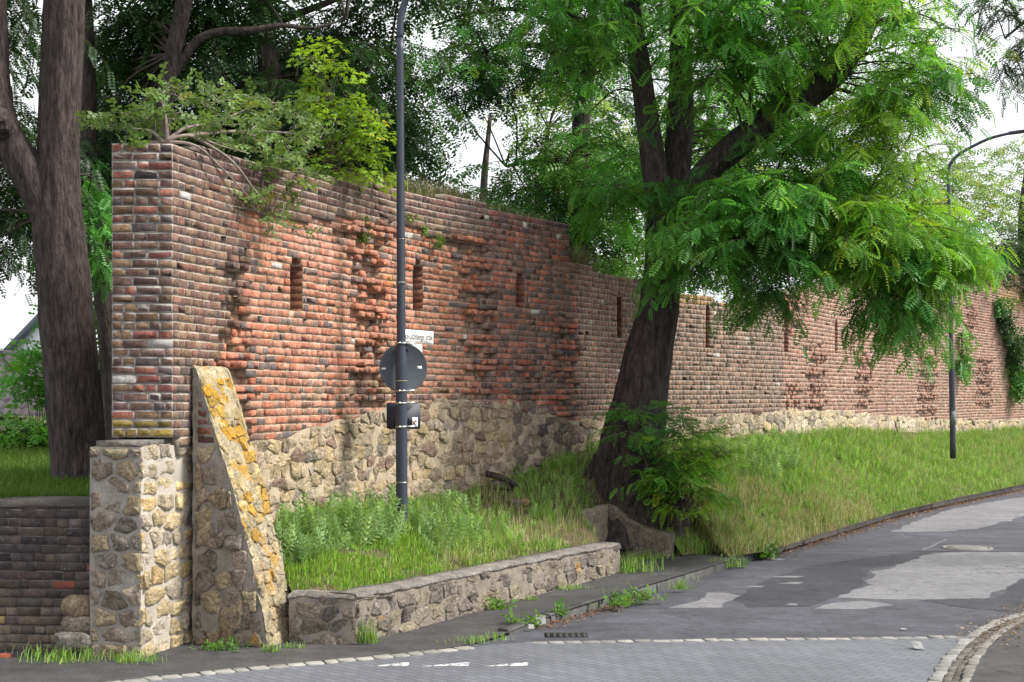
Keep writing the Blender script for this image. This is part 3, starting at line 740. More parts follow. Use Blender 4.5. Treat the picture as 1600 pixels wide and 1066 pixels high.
Al.build('sloped_face', M_lichen, butt); A.build('side_stones', M_darkstone, butt); Am.build('side_mortar', M_mortar, butt)

# ------------------------------------------------------------------ left dark brick retaining wall and boulders
r0 = np.array([-18.0, 15.95]); r1 = np.array([pl[0] + 0.03, 14.25])
S4, L4 = seg_S(r0, r1)
rt = thing('retaining_wall', 'dark brick retaining wall below the grass terrace left of the plinth', 'wall', (r0[0], r0[1], 0))
ztl = lambda s: 1.46 + 0.075 * max(0.0, 1 - (L4 - s) / 2.45) + 0.012 * math.sin(s * 3)
Br = lay_bricks(0.0, L4, lambda s: -0.08, ztl, lambda z: [], rng)
cr_ = pal_pick([(0.075, 0.06, 0.06), (0.10, 0.075, 0.07), (0.065, 0.055, 0.058), (0.11, 0.085, 0.07), (0.085, 0.07, 0.065)], len(Br))  # near-black brick tones picked at random
rr = rng.random(len(Br)) < 0.006; cr_[rr] = (0.26, 0.08, 0.055)
rr = (rng.random(len(Br)) < 0.03); cr_[rr] = (0.26, 0.18, 0.08)
cr_ *= 0.85; lowm = Br[:, 2] < 0.45; cr_[lowm] = cr_[lowm] * 1.5 + np.array([0.03, 0.025, 0.01])
A, Am = Acc(), Acc()
brick_boxes(A, S4, Br[:, 0] + 0.005, Br[:, 1] - 0.005, Br[:, 2], 0.038, rng.normal(0, 0.004, len(Br)), 0.1, cr_, rng, (0.004, 0.012), 0.004)
plain_boxes(Am, S4, Br[:, 0], Br[:, 1], Br[:, 2] - 0.0455, Br[:, 2] + 0.0455, np.full(len(Br), -0.007), np.full(len(Br), 0.3), np.array([0.12, 0.105, 0.10]) * rng.uniform(0.7, 1.3, (len(Br), 1)))
A.build('brickwork', surf_mat('dark_brick', mott=(10, 0.55, 1.35), fine=(70, 0.6, 1.35), bump=(50, 0.8, 0.012), spots=(((0.4, 0.4, 0.38), 22, 0.62, 0.72, 0.5),)), rt)
Am.build('joints', M_mortar, rt)
A = Acc()
ss = np.linspace(0, L4, 200); zt4 = np.array([ztl(s) for s in ss]) + 0.012
tp = [S4(ss, np.full(200, a), zt4 + b) for a, b in ((0.012, -0.05), (0.012, 0.02), (-0.32, 0.028))]
A.grid(np.stack(tp, 1) + vnoise(np.stack(tp, 1), 5, 3)[..., None] * 0.008)
A.build('coping', surf_mat('dark_coping', base=(0.085, 0.078, 0.072), bump=(40, 0.8, 0.02)), rt)

def boulder(c, r, seed, col, name, label, mat=M_darkstone, cat='stone', group=None, parent=None):
    n, m = 14, 20
    th = np.linspace(0.02, math.pi - 0.02, n)[:, None]; ph = np.linspace(0, 2 * math.pi, m, endpoint=False)[None]
    D = np.stack([np.sin(th) * np.cos(ph), np.sin(th) * np.sin(ph), np.cos(th) * np.ones_like(ph)], -1)
    q = np.sign(D) * np.abs(D) ** 0.65
    k = 1 + 0.22 * vnoise(D * 1.7 + seed * 3.1, 1, seed, 3)
    A = Acc(); A.grid(np.asarray(c) + q * np.asarray(r) * k[..., None], np.asarray(col, float), close=True)
    o = A.build(name, mat)
    tag(o, label, cat, group)
    return o
boulder(px(122, 948, 14.05), (0.16, 0.1, 0.11), 1, (0.26, 0.2, 0.13), 'rubble_block', 'tan rubble block jutting out at the left side of the plinth')
boulder(px(125, 975, 14.05), (0.17, 0.1, 0.1), 2, (0.24, 0.2, 0.17), 'rubble_block', 'brownish round-edged block below the tan one beside the plinth')
boulder(px(117, 1000, 14.0), (0.19, 0.12, 0.1), 3, (0.22, 0.2, 0.18), 'rubble_block', 'grey block lowest of the three beside the plinth, above the grass')
boulder(gp(8, 1028), (0.07, 0.06, 0.05), 4, (0.36, 0.1, 0.06), 'loose_brick', 'loose red brick lying in grass by the dark retaining wall', M_brick, 'brick')

# ------------------------------------------------------------------ low bed wall
lwA, lwB, lwC = gp(452, 1006)[:2], gp(555, 1009, 0.0)[:2], gp(968, 900, 0.06)[:2]
lw = thing('low_bed_wall', 'low rubble wall with cement coping holding up the grass bed along the pavement', 'wall', (lwB[0], lwB[1], 0))
LH = 0.53
A, Am, Ac = Acc(), Acc(), Acc()
S5, L5 = seg_S(lwA, lwB); S6, L6 = seg_S(lwB, lwC)
BED = [(0.21, 0.185, 0.155), (0.25, 0.215, 0.17), (0.18, 0.16, 0.14), (0.27, 0.23, 0.165), (0.23, 0.2, 0.165), (0.29, 0.25, 0.18)]
rubble(A, S5, 0.0, L5, lambda s: -0.06, lambda s: LH - 0.03, 0.26, 0.17, rng, BED, (0.005, 0.03), 0.012)
rubble(A, S6, 0.0, L6, lambda s: -0.06, lambda s: LH - 0.03, 0.26, 0.17, rng, BED, (-0.004, 0.02), 0.007, rough=0.03)
backing(Am, S5, 0, L5, lambda s: -0.1, lambda s: LH - 0.03, 0.002, (0.25, 0.22, 0.19), 30, 24, 5, 0.012)
backing(Am, S6, 0, L6, lambda s: -0.1, lambda s: LH - 0.03, 0.0, (0.225, 0.195, 0.16), 420, 40, 5, 0.02)
S6b, L6b = seg_S(lwC, lwC + np.array([-0.36, 0.22]))
rubble(A, S6b, 0.0, L6b, lambda s: -0.06, lambda s: LH - 0.03, 0.17, 0.14, rng, BED, (0.01, 0.05), 0.01)
backing(Am, S6b, 0, L6b, lambda s: -0.1, lambda s: LH, 0.0, (0.25, 0.22, 0.19), 20, 24, 5, 0.02)
d6 = unit(np.append(lwC - lwB, 0))[:2]; n6 = np.array([d6[1], -d6[0]])
def coping(A, path, w_out, w_in, z0, z1, nsub=60, seed=1):
    path = np.asarray(path, float)
    dist = np.r_[0, np.cumsum(np.linalg.norm(np.diff(path, axis=0), axis=1))]
    t = np.linspace(0, dist[-1], nsub)
    c = np.stack([np.interp(t, dist, path[:, 0]), np.interp(t, dist, path[:, 1])], 1)
    T = unit(np.gradient(c, axis=0)); N = np.stack([T[:, 1], -T[:, 0]], 1)
    rows = []
    for (w, z) in ((w_out - 0.02, z0), (w_out, z0 + 0.02), (w_out, z1 - 0.025), (w_out - 0.02, z1), (w_out * 0.5 + w_in * 0.5, z1 + 0.012), (w_in, z1), (w_in, z0 - 0.1)):
        rows.append(np.column_stack([c + N * w, np.full(nsub, z)]))
    G = np.stack(rows, 1)
    G = G + vnoise(G, 6, seed, 3)[..., None] * np.array([0.02, 0.02, 0.02]) + vnoise(G, 1.1, seed + 3, 2)[..., None] * np.array([0, 0, 0.02])
    A.grid(G)
    for r in (0, nsub - 1):
        b = A.n; A.add(G[r], [list(range(7))[::-1] if r == 0 else list(range(7))])
coping(Ac, [lwA, lwB], 0.02, -0.32, LH - 0.05, LH, 24, 3)
coping(Ac, [lwB + d6 * -0.02, lwC], 0.024, -0.32, LH - 0.05, LH + 0.004, 160, 4)
A.build('bed_wall_stones', M_darkstone, lw); Am.build('bed_wall_mortar', M_mortar, lw); Ac.build('coping', M_cement, lw)

# stair cheek: L-shaped remnant with a swept top
k0 = px(902, 812, 21.5); k1 = px(950, 845, 22.2); k2 = px(1042, 872, 21.75)
ch = thing('stair_cheek_wall', 'broken grey stair cheek wall with swept top in the grass bank', 'wall', (k2[0], k2[1], 0.1))
def slab_wall(A, p0, p1, tops, z0, th, col, seed):
    S, Lw = seg_S(p0, p1)
    n = 44
    ss = np.linspace(0, Lw, n); tp = np.interp(ss / Lw, [t[0] for t in tops], [t[1] for t in tops])
    rows = []
    for k in range(15):
        rows.append(np.stack([S(ss, np.zeros(n), z0 + (tp - z0) * k / 14)], 0)[0])
    for k in range(1, 5):
        rows.append(S(ss, np.full(n, -th * k / 4), tp + 0.01))
    rows.append(S(ss, np.full(n, -th), np.full(n, z0)))
    G = np.stack(rows, 1)
    d = vnoise(G, 5, seed, 3) * 0.05 + vnoise(G, 15, seed + 1, 2) * 0.015
    G = G + d[..., None] * np.array([0.8, -0.7, 0.5])
    A.grid(G, np.asarray(col, float))
    for r in (0, n - 1):
        m = G.shape[1]; A.add(G[r], [list(range(m))[::-1] if r == 0 else list(range(m))], col)
A = Acc()
slab_wall(A, k0[:2], k1[:2], [(0, 0.80), (1, 0.89)], 0.0, 0.30, (0.36, 0.31, 0.24), 61)  # road-facing leg coloured paler, as if sunlit
slab_wall(A, k1[:2] + np.array([-0.05, 0.1]), k2[:2], [(0, 0.89), (0.2, 0.85), (0.38, 0.70), (0.54, 0.59), (0.66, 0.53), (1, 0.47)], -0.05, 0.30, (0.22, 0.185, 0.15), 67)  # camera-facing leg coloured darker to stand in for shade
A.build('cheek_masonry', M_darkstone, ch)

# ------------------------------------------------------------------ ground, roads, pavement
A = Acc()
g = np.linspace(-400, 400, 3)
A.add([[-600, -200, -0.03], [600, -200, -0.03], [600, 900, -0.03], [-600, 900, -0.03]], [[0, 1, 2, 3]], (0.1, 0.12, 0.05))
struct(A.build('ground', M_soil))
A = Acc()
A.add([[-30, -5, 0], [60, -5, 0], [60, 120, 0], [-30, 120, 0]], [[0, 1, 2, 3]])
struct(A.build('road', M_asph))

def ground_poly(pts, z, jag=0.0, seed=0, per=6):
    P = np.array([gp(u, v)[:2] for u, v in pts])
    out = []
    for a, b in zip(P, np.roll(P, -1, 0)):
        for t in np.linspace(0, 1, per, endpoint=False): out.append(a + (b - a) * t)
    out = np.array(out)
    if jag:
        q = np.column_stack([out, np.zeros(len(out))])
        out = out + np.stack([vnoise(q, 9, seed + 2, 2), vnoise(q, 9, seed + 7, 2)], 1) * jag * 0.45
        out = out + np.stack([vnoise(q, 2.2, seed, 3), vnoise(q, 2.2, seed + 5, 3)], 1) * jag
    return np.column_stack([out, np.full(len(out), z)])
def ngon_patch(name, pts, z, mat, jag=0.0, seed=0, per=26):
    V = ground_poly(pts, z * 0.45 if z < 0.02 else z, jag, seed, per)
    a = np.sum(V[:, 0] * np.roll(V[:, 1], -1) - np.roll(V[:, 0], -1) * V[:, 1])
    A = Acc(); A.add(V, [list(range(len(V))) if a > 0 else list(range(len(V)))[::-1]])
    return struct(A.build(name, mat))
# pale worn patches and the dark overlay in the main road
ngon_patch('road_patch', [(1430, 815), (1480, 797), (1560, 783), (1650, 770), (1750, 765), (1750, 790), (1600, 806), (1560, 818), (1530, 826), (1470, 831), (1395, 831)], 0.004, M_asph2, 0.12, 3)
ngon_patch('road_patch', [(1368, 894), (1410, 882), (1432, 870), (1480, 863), (1600, 862), (1720, 868), (1720, 900), (1600, 905), (1540, 935), (1480, 936), (1400, 937), (1306, 934), (1330, 922), (1360, 914), (1352, 907), (1370, 902)], 0.004, M_asph2, 0.10, 8)
ngon_patch('road_patch', [(1040, 951), (1090, 938), (1108, 926), (1130, 926), (1158, 931), (1140, 940), (1126, 950)], 0.004, M_asph2, 0.06, 11)
ngon_patch('road_patch', [(1270, 951), (1300, 943), (1350, 939), (1390, 944), (1400, 946), (1350, 952)], 0.004, M_asph2, 0.05, 14)
ngon_patch('road_patch', [(1150, 938), (1180, 915), (1240, 890), (1310, 878), (1400, 866), (1460, 862), (1420, 878), (1360, 890), (1345, 905), (1352, 914), (1300, 935), (1260, 948), (1170, 950)], 0.0055, M_asph3, 0.08, 17)
ngon_patch('road_patch', [(1440, 938), (1560, 935), (1600, 906), (1720, 898), (1720, 965), (1600, 958), (1500, 950)], 0.0055, M_asph3, 0.08, 19)
ngon_patch('tar_seam', [(1420, 862.5), (1450, 860.6), (1720, 862.2), (1720, 864), (1450, 862)], 0.0085, M_asph3, 0.02, 23)
ngon_patch('tar_seam', [(1440, 859), (1478, 843), (1480, 843.6), (1444, 859.5)], 0.0085, M_asph2, 0.02, 24)
for (u, v, du) in ((1230, 902, 30), (1235, 912, 22), (1180, 917, 16), (1240, 945, 12), (1215, 875, 14)):
    ngon_patch('road_patch', [(u - du, v), (u, v - 1.8), (u + du, v - 1.2), (u + du * 0.5, v + 1.2)], 0.0085, M_asph2, 0.03, u)
# paved side road in front
ngon_patch('side_road', [(-300, 1120), (185, 1066), (400, 1044), (600, 1026), (730, 1012), (830, 1003), (1150, 998), (1510, 995), (1480, 1030), (1462, 1066), (1440, 1150), (1300, 1400), (-200, 1400)], 0.004, M_paver, 0, 0, 1)
ngon_patch('far_pavement', [(1517, 1066), (1536, 1030), (1562, 1000), (1610, 972), (1900, 930), (2400, 1000), (2000, 1400), (1480, 1400), (1500, 1150)], 0.05, M_pave, 0, 0, 1)

# pavement between the walls and the kerb
KERB = [(700, 1013, 0.0), (760, 1003, 0.015), (820, 986, 0.05), (880, 968, 0.09), (940, 950, 0.10), (1000, 932, 0.11), (1060, 914, 0.12), (1130, 892, 0.12), (1200, 868, 0.13), (1300, 838, 0.14), (1400, 808, 0.15), (1500, 785, 0.16), (1600, 765, 0.16), (1700, 748, 0.16), (1850, 730, 0.16)]
kb = np.array([gp(u, v)[:2] for u, v, h in KERB]); kh = np.array([h for u, v, h in KERB])
kc = catmull(np.column_stack([kb, kh]), 260)
outer = np.array([[*gp(-200, 1105)[:2], 0.006], [*gp(185, 1064)[:2], 0.006], [*gp(400, 1043)[:2], 0.006], [*gp(600, 1025)[:2], 0.006]] + [[a, b, h + 0.004] for (a, b), h in zip(kb[:9], kh[:9])])
inner = np.array([[*gp(-300, 1030)[:2], 0.01], [*gp(100, 1020)[:2], 0.012], [*gp(300, 1003)[:2], 0.015], [*gp(440, 995)[:2], 0.02], [*lwB, 0.02], [*(lwB * 0.8 + lwC * 0.2 - n6 * 0.1), 0.03], [*(lwB * 0.6 + lwC * 0.4 - n6 * 0.1), 0.04], [*(lwB * 0.4 + lwC * 0.6 - n6 * 0.1), 0.06], [*(lwB * 0.15 + lwC * 0.85 - n6 * 0.1), 0.09], [*(lwC - n6 * 0.2), 0.11], [*gp(1030, 868, 0.12)[:2], 0.12], [*gp(1100, 866, 0.12)[:2], 0.12], [*gp(1190, 862, 0.12)[:2], 0.12]])
o_, i_ = catmull(outer, 120), catmull(inner, 120)
t = np.linspace(0, 1, 12)[None, :, None]
Pv = o_[:, None] * (1 - t) + i_[:, None] * t
Pv[..., 2] += 0.01 * vnoise(Pv, 0.9, 77, 2)
Pv[:, 0, 2] = o_[:, 2]
A = Acc(); A.grid(Pv[:, ::-1]); struct(A.build('pavement', M_pave, smooth=True))
# kerb stones
A = Acc()
kd = np.r_[0, np.cumsum(np.linalg.norm(np.diff(kc[:, :2], axis=0), axis=1))]
kT = unit(np.gradient(kc[:, :2], axis=0)); kN = np.stack([-kT[:, 1], kT[:, 0]], 1)
def kerb_at(d, w, z):
    x = np.interp(d, kd, kc[:, 0]); y = np.interp(d, kd, kc[:, 1]); nx = np.interp(d, kd, kN[:, 0]); ny = np.interp(d, kd, kN[:, 1])
    return np.stack([x + nx * w, y + ny * w, z], -1)
d = 1.0
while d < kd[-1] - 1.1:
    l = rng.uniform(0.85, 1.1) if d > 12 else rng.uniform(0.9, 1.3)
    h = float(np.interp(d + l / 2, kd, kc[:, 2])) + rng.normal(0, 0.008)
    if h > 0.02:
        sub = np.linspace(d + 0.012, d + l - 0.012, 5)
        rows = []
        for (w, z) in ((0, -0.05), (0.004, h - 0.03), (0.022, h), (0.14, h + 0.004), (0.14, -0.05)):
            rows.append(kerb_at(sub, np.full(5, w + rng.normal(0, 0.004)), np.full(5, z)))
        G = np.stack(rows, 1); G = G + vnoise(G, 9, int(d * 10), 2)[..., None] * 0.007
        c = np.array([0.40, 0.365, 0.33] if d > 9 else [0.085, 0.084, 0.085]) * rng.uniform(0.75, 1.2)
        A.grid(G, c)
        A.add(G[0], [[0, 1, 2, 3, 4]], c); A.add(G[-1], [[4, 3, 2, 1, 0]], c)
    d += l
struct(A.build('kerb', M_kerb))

# setts
M_sett = surf_mat('granite_sett', mott=(10, 0.7, 1.2), fine=(90, 0.75, 1.2), bump=(60, 0.6, 0.008))
def setts(name, path, nrows, length, width, z0, z1, col, gap=0.012, jit=0.008, wander=0.0):
    A = Acc()
    p = catmull(np.array([gp(u, v)[:2] for u, v in path]), 200)
    dist = np.r_[0, np.cumsum(np.linalg.norm(np.diff(p, axis=0), axis=1))]
    T = unit(np.gradient(p, axis=0)); N = np.stack([T[:, 1], -T[:, 0]], 1)
    def at(d, w, z):
        x = np.interp(d, dist, p[:, 0]); y = np.interp(d, dist, p[:, 1]); nx = np.interp(d, dist, N[:, 0]); ny = np.interp(d, dist, N[:, 1])
        return np.array([x + nx * w, y + ny * w, z])
    for r in range(nrows):
        d = rng.uniform(0, 0.1)
        while d < dist[-1] - length:
            l = length * rng.uniform(0.8, 1.25)
            w0, w1 = r * width + gap / 2, (r + 1) * width - gap / 2
            zt = z1 + rng.normal(0, 0.003)
            ring = [(d + gap / 2, w0), (d + l - gap / 2, w0), (d + l - gap / 2, w1), (d + gap / 2, w1)]
            ring = [(a + rng.normal(0, jit), b + rng.normal(0, jit)) for a, b in ring]
            cx = sum(a for a, b in ring) / 4; cy = sum(b for a, b in ring) / 4
            lo = [at(a, b, z0) for a, b in ring]; mi = [at(a, b, zt - 0.006) for a, b in ring]
            hi = [at(a + (cx - a) * 0.12, b + (cy - b) * 0.12, zt) for a, b in ring]
            q = [[3, 2, 1, 0]]
            q = [[8, 9, 10, 11]]
            for b_ in (0, 4):
                for k in range(4): q.append([b_ + k, b_ + (k + 1) % 4, b_ + 4 + (k + 1) % 4, b_ + 4 + k])
            A.add(np.array(lo + mi + hi), np.array(q), np.array(col) * rng.uniform(0.7, 1.2))
            d += l
    return struct(A.build(name, M_sett))
setts('cobble_strip', [(60, 1082), (185, 1066), (400, 1044), (600, 1026), (740, 1011)], 1, 0.17, 0.13, -0.01, 0.02, (0.30, 0.29, 0.27))
setts('cobble_strip', [(815, 1004), (1000, 1001), (1250, 998), (1512, 994.5)], 1, 0.17, 0.12, -0.01, 0.012, (0.26, 0.25, 0.235))
setts('cobble_gutter', [(1425, 1130), (1450, 1066), (1472, 1030), (1503, 1000), (1552, 972), (1632, 948)], 1, 0.16, 0.125, -0.01, 0.02, (0.25, 0.245, 0.24))
setts('cobble_gutter', [(1449, 1130), (1471, 1066), (1492, 1030), (1522, 1000), (1570, 973), (1650, 949)], 2, 0.13, 0.085, -0.02, 0.012, (0.13, 0.12, 0.105))
setts('cobble_gutter', [(1482, 1130), (1501, 1066), (1521, 1030), (1548, 1000), (1596, 973), (1676, 949)], 1, 0.19, 0.10, -0.02, 0.055, (0.22, 0.21, 0.195))
# give-way teeth painted on the side road
for (a, b) in ((578, 640), (656, 734), (752, 826)):
    ngon_patch('road_marking', [(a, 1042), (b - 6, 1035.5), (b, 1036), (b - 2, 1041)], 0.0085, M_paint, 0, 0, 1)

# grass bank: a loft from the low edge to the foot of the wall
LO = ['W0', 'W1', 'W2', 'W3', 'W4', 'W5', 'N0', 'N1', 'N2', 'N3', 'N4', (1110, 862, 0.13), (1140, 871, 0.135), (1205, 860, 0.15), (1300, 830, 0.16), (1400, 800, 0.17), (1500, 777, 0.18), (1600, 757, 0.18), (1700, 741, 0.18), (1850, 724, 0.18)]
HI = [(400, 830), (470, 806), (545, 800), (640, 789), (740, 765), (840, 733), (865, 724), (895, 714), (920, 703), (945, 695), (965, 694), (990, 694), (1020, 694), (1100, 692), (1200, 685), (1300, 678), (1400, 679), (1500, 681), (1600, 671), (1710, 663)]
NOTCH = {'N0': px(903, 803, 21.65), 'N1': px(950, 794, 22.35), 'N2': px(1000, 826, 22.2), 'N3': px(1046, 838, 22.05), 'N4': px(1066, 868, 21.9)}
for _i, _k in enumerate((-0.02, 0.02, 0.25, 0.5, 0.75, 0.985)):
    NOTCH['W%d' % _i] = np.array([*(lwB + (lwC - lwB) * _k - n6 * 0.27), 0.505])
NOTCH['W0'] = np.array([lwA[0] - 0.02, lwA[1] + 0.27, 0.505])
lo = np.array([NOTCH[p] if isinstance(p, str) else gp(*p) for p in LO])
hi = np.array([wall_S(np.array(s_of_u(u)), 0.06, 0) for u, v in HI])
hi[:, 2] = [z_foot(s_of_u(u)) for u, v in HI]
NB_, NT_ = 240, 36
pl_ = np.linspace(0, len(LO) - 1, NB_)
LOc = np.stack([np.interp(pl_, np.arange(len(LO)), lo[:, k]) for k in range(3)], 1)
HIc = np.stack([np.interp(pl_, np.arange(len(LO)), hi[:, k]) for k in range(3)], 1)
def bank_point(c, t):
    """c in [0,1] along, t in [0,1] up the bank"""
    x = np.asarray(c) * (NB_ - 1)
    k = np.arange(NB_)
    a = np.stack([np.interp(x, k, LOc[:, j]) for j in range(3)], -1); b = np.stack([np.interp(x, k, HIc[:, j]) for j in range(3)], -1)
    tt = np.asarray(t)[..., None]
    P = a * (1 - tt) + b * tt
    ex = 0.85 + 0.25 * np.clip((np.asarray(c) - 0.45) * 8, 0, 1)
    lift = (np.asarray(t) ** ex - np.asarray(t)) * (b[..., 2] - a[..., 2])
    P[..., 2] += lift + 0.05 * vnoise(P, 1.1, 51, 2) * np.clip(np.asarray(t) * 8, 0, 1)
    return P
cg, tg = np.meshgrid(np.linspace(0, 1, NB_), np.linspace(-0.0, 1.02, NT_), indexing='ij')
BP = bank_point(cg, tg)
bu, bv = proj(BP)
nzb = vnoise(BP, 1.4, 91, 3)[..., None]
BCOL = np.array([0.11, 0.095, 0.05]) * (1 + 0.5 * nzb) + np.clip(nzb - 0.1, 0, 1) * np.array([0.12, 0.08, 0.04])
A = Acc(); A.grid(BP, BCOL); struct(A.build('grass_bank', M_soil, smooth=True))
def bank_at(u, v, it=40):
    """nearest bank point to a direction, by search on the loft grid"""
    k = np.argmin((bu - u) ** 2 + (bv - v) ** 2)
    return BP.reshape(-1, 3)[k].copy()
# terrace left of and behind the wall
A = Acc()
tl = np.array([[-40, 14.7, 1.47], [pl[0] + 0.02, 14.4, 1.52]])
gx = np.linspace(0, 1, 40)
rows = []
for y in np.linspace(14.6, 46, 40):
    xr = np.interp(y, wd[:, 1], wd[:, 0]) - 0.5
    if y < 15.3: xr = min(xr, pl[0] - 0.0)
    xs = -22 + (xr + 22) * gx
    z = 1.50 + 0.02 * (y - 14.6) + 1.8 * np.clip((xs + 0.27 * y) / 1.5, 0, 1) * np.clip((y - 15.5) / 2, 0, 1) + 0 * gx
    yy = y + 0.1225 * np.clip(-4.2 - xs, 0, None) * (1 - (y - 14.6) / 31.4)
    rows.append(np.column_stack([xs, yy, z]))
TG = np.stack(rows, 0); TG[..., 2] += 0.03 * vnoise(TG, 0.8, 13, 2)
A.grid(TG, (0.075, 0.10, 0.03)); struct(A.build('terrace', M_soil, smooth=True))

# ------------------------------------------------------------------ street furniture
def lamp_post(label, base, top, r0, r1, arm, bands, group='street lamps along the kerb side'):
    t = thing('lamp_post', label, 'street lamp', base, group)
    base, top = np.array(base), np.array(top)
    A = Acc()
    zz = [0, 0.30, 0.305, 1.0]
    ks = np.linspace(0, 1, 40); pts = base + (top - base) * ks[:, None]; pts[0, 2] -= 0.25
    hh = (top - base)[2] * ks
    rad = np.where(hh < 2.35, r0, r1 + (r0 * 0.78 - r1) * np.clip((top[2] - base[2] - hh) / (top[2] - base[2] - 2.3), 0, 1))
    A.tube(pts, rad, 20); A.build('pole', M_pole, t, smooth=True)
    A = Acc(); c = catmull(np.array(arm), 30); A.tube(c, np.linspace(r1 * 1.02, r1 * 0.75, 30), 14); A.build('arm', M_pole, t, smooth=True)
    for (z, hgt, mat, rr) in bands:
        A = Acc(); p = base + (top - base) * (z / (top - base)[2])
        A.tube([p, p + np.array([0, 0, hgt])], rr, 20); A.build('band', mat, t)
    # flat luminaire at the end of the arm
    e, d = c[-1], unit(c[-1] - c[-3]); d = unit(np.array([d[0], d[1], d[2] * 0.35])); sd = unit(np.cross(d, [0, 0, 1])); up = np.cross(sd, d)
    A = Acc(); n = 12; rows = []
    for k in range(n):
        f = k / (n - 1); x = f * 0.72 - 0.04; wv = 0.055 + 0.10 * math.sin(min(1, f * 1.4 + 0.12) * math.pi / 2) * (1 if f < 0.9 else 0.7); th = 0.075 * (1 - 0.45 * f)
        rows.append([e + d * x + sd * a * wv + up * b * th for a, b in ((-1, -0.5), (-0.9, 0.25), (-0.4, 0.62), (0.4, 0.62), (0.9, 0.25), (1, -0.5))])
    G = np.array(rows); A.grid(G[:, ::-1], close=True); A.add(G[0], [[0, 1, 2, 3, 4, 5]]); A.add(G[-1], [[5, 4, 3, 2, 1, 0]])
    A.build('lamp_head', M_pole, t)
    return t
pb = px(628, 845, 18.0); pt = px(625, 60, 18.0)
lp = lamp_post('tall dark blue lamp post in the grass bed, carrying the backs of traffic signs', pb, pt, 0.074, 0.046,
          [px(625, 60, 18.0), px(626, 28, 18.0), px(633, 3, 18.0), px(650, -30, 17.95), px(690, -70, 17.9), px(760, -105, 17.8), px(800, -115, 17.7)],
          [(0.74, 0.012, M_steel, 0.076), (3.28, 0.03, M_greyband, 0.062), (3.85, 0.006, M_steel, 0.060)])
def pole_x(v): return 628 + (625 - 628) * (845 - v) / 785
def clamp(v, parent, r=0.079, studs=True):
    A = Acc(); p = px(pole_x(v), v, 18.0)
    A.tube([p - [0, 0, 0.011], p + [0, 0, 0.011]], r, 20)
    A.box((-0.03, -r - 0.022, -0.012), (-0.006, -r + 0.01, 0.012), M=lambda q: q + p)
    A.tube([p + [-0.018, -r - 0.03, 0], p + [-0.018, -r, 0]], 0.009, 8)
    A.box((0.0, r - 0.02, -0.014), (0.16, r + 0.012, 0.014), M=lambda q: q + p)
    A.build('clamp', M_steel, parent)
# round traffic sign seen from behind
dc = px(630.5, 575, 18.13)
ts = thing('traffic_sign', 'round grey back of a traffic sign clamped to the lamp post', 'road sign', dc)
yw = math.radians(-20); ex = np.array([math.cos(yw), -math.sin(yw), 0]); ey = np.array([math.sin(yw), math.cos(yw), 0]); ez = np.array([0, 0, 1.0])
A = Acc(); n = 64; a = np.linspace(0, 2 * math.pi, n, endpoint=False)
prof = [(0.0, -0.004), (0.295, -0.004), (0.305, -0.009), (0.315, -0.009), (0.32, 0.0), (0.315, 0.004), (0.0, 0.004)]
rows = [np.array([dc + ex * r * math.cos(t) + ez * r * math.sin(t) + ey * y for t in a]) for r, y in prof]
A.grid(np.array(rows), close=True); disc = A.build('disc', M_signback, ts)
for (u, v, w_, h_) in ((600.3, 576.5, 0.058, 0.024), (654.5, 574.5, 0.06, 0.04)):
    A = Acc(); q = (u - 630.5) / F * 18.13 / math.cos(yw); z = -(v - 575) / F * 18.13
    A.box((q - w_ / 2, -0.0075, z - h_ / 2), (q + w_ / 2, -0.0045, z + h_ / 2), M=lambda p: dc + p[:, :1] * ex + p[:, 1:2] * ey + p[:, 2:] * ez)
    A.build('sticker', M_white, disc)
for v in (536.5, 611): clamp(v, ts)
A = Acc(); p = px(632, 544, 18.08); A.box((0, -0.01, -0.05), (0.05, 0.03, 0.04), M=lambda q: q + p); A.build('bracket', M_pole, ts)
A = Acc(); p = px(pole_x(596), 596, 18); A.tube([p, p + [0, 0, 0.012]], 0.078, 20); A.build('strap', surf_mat('tan_strap', base=(0.3, 0.26, 0.18), bump=None), ts)
# supplementary plate
sc_ = px(630.5, 650, 18.12)
sp = thing('supplementary_sign', 'small navy rectangular sign back with a sticker under the round sign', 'road sign', sc_)
def rrect(w, h, r, n=6):
    out = []
    for cx, cy, a0 in ((w - r, h - r, 0), (-w + r, h - r, 90), (-w + r, -h + r, 180), (w - r, -h + r, 270)):
        for k in range(n + 1):
            t = math.radians(a0 + 90 * k / n); out.append((cx + r * math.cos(t), cy + r * math.sin(t)))
    return np.array(out)
def plate(name, mat, parent, c, ex, ey, w, h, r, th):
    A = Acc(); q = rrect(w / 2, h / 2, r); m = len(q)
    f = [c + ex * x + ez * y + ey * (-th / 2) for x, y in q]; b = [c + ex * x + ez * y + ey * (th / 2) for x, y in q]
    A.add(np.array(f + b), [list(range(m)), ]); base = 0
    A.f.setdefault(m, []).append(np.arange(m, 2 * m)[::-1][None])
    A.f.setdefault(4, []).append(np.array([[k, m + k, m + (k + 1) % m, (k + 1) % m] for k in range(m)]))
    return A.build(name, mat, parent)
exs = np.array([1.0, 0, 0]); eys = np.array([0, 1.0, 0])
plt_ = plate('plate', M_signnavy, sp, sc_, exs, eys, 0.435, 0.338, 0.03, 0.006)
cst = px(648.3, 659.8, 18.11)
stk_ = plate('sticker', M_white, plt_, cst, exs, eys, 0.07, 0.125, 0.002, 0.004)
A = Acc(); A.box((-0.022, -0.0045, -0.03), (0.006, -0.0025, 0.01), M=lambda q: q + cst); A.box((0.0, -0.0045, 0.0), (0.025, -0.0025, 0.03), M=lambda q: q + cst)
A.build('sticker_print', surf_mat('sticker_print', base=(0.35, 0.22, 0.2), bump=None), plt_)
for v in (630, 667): clamp(v, sp)
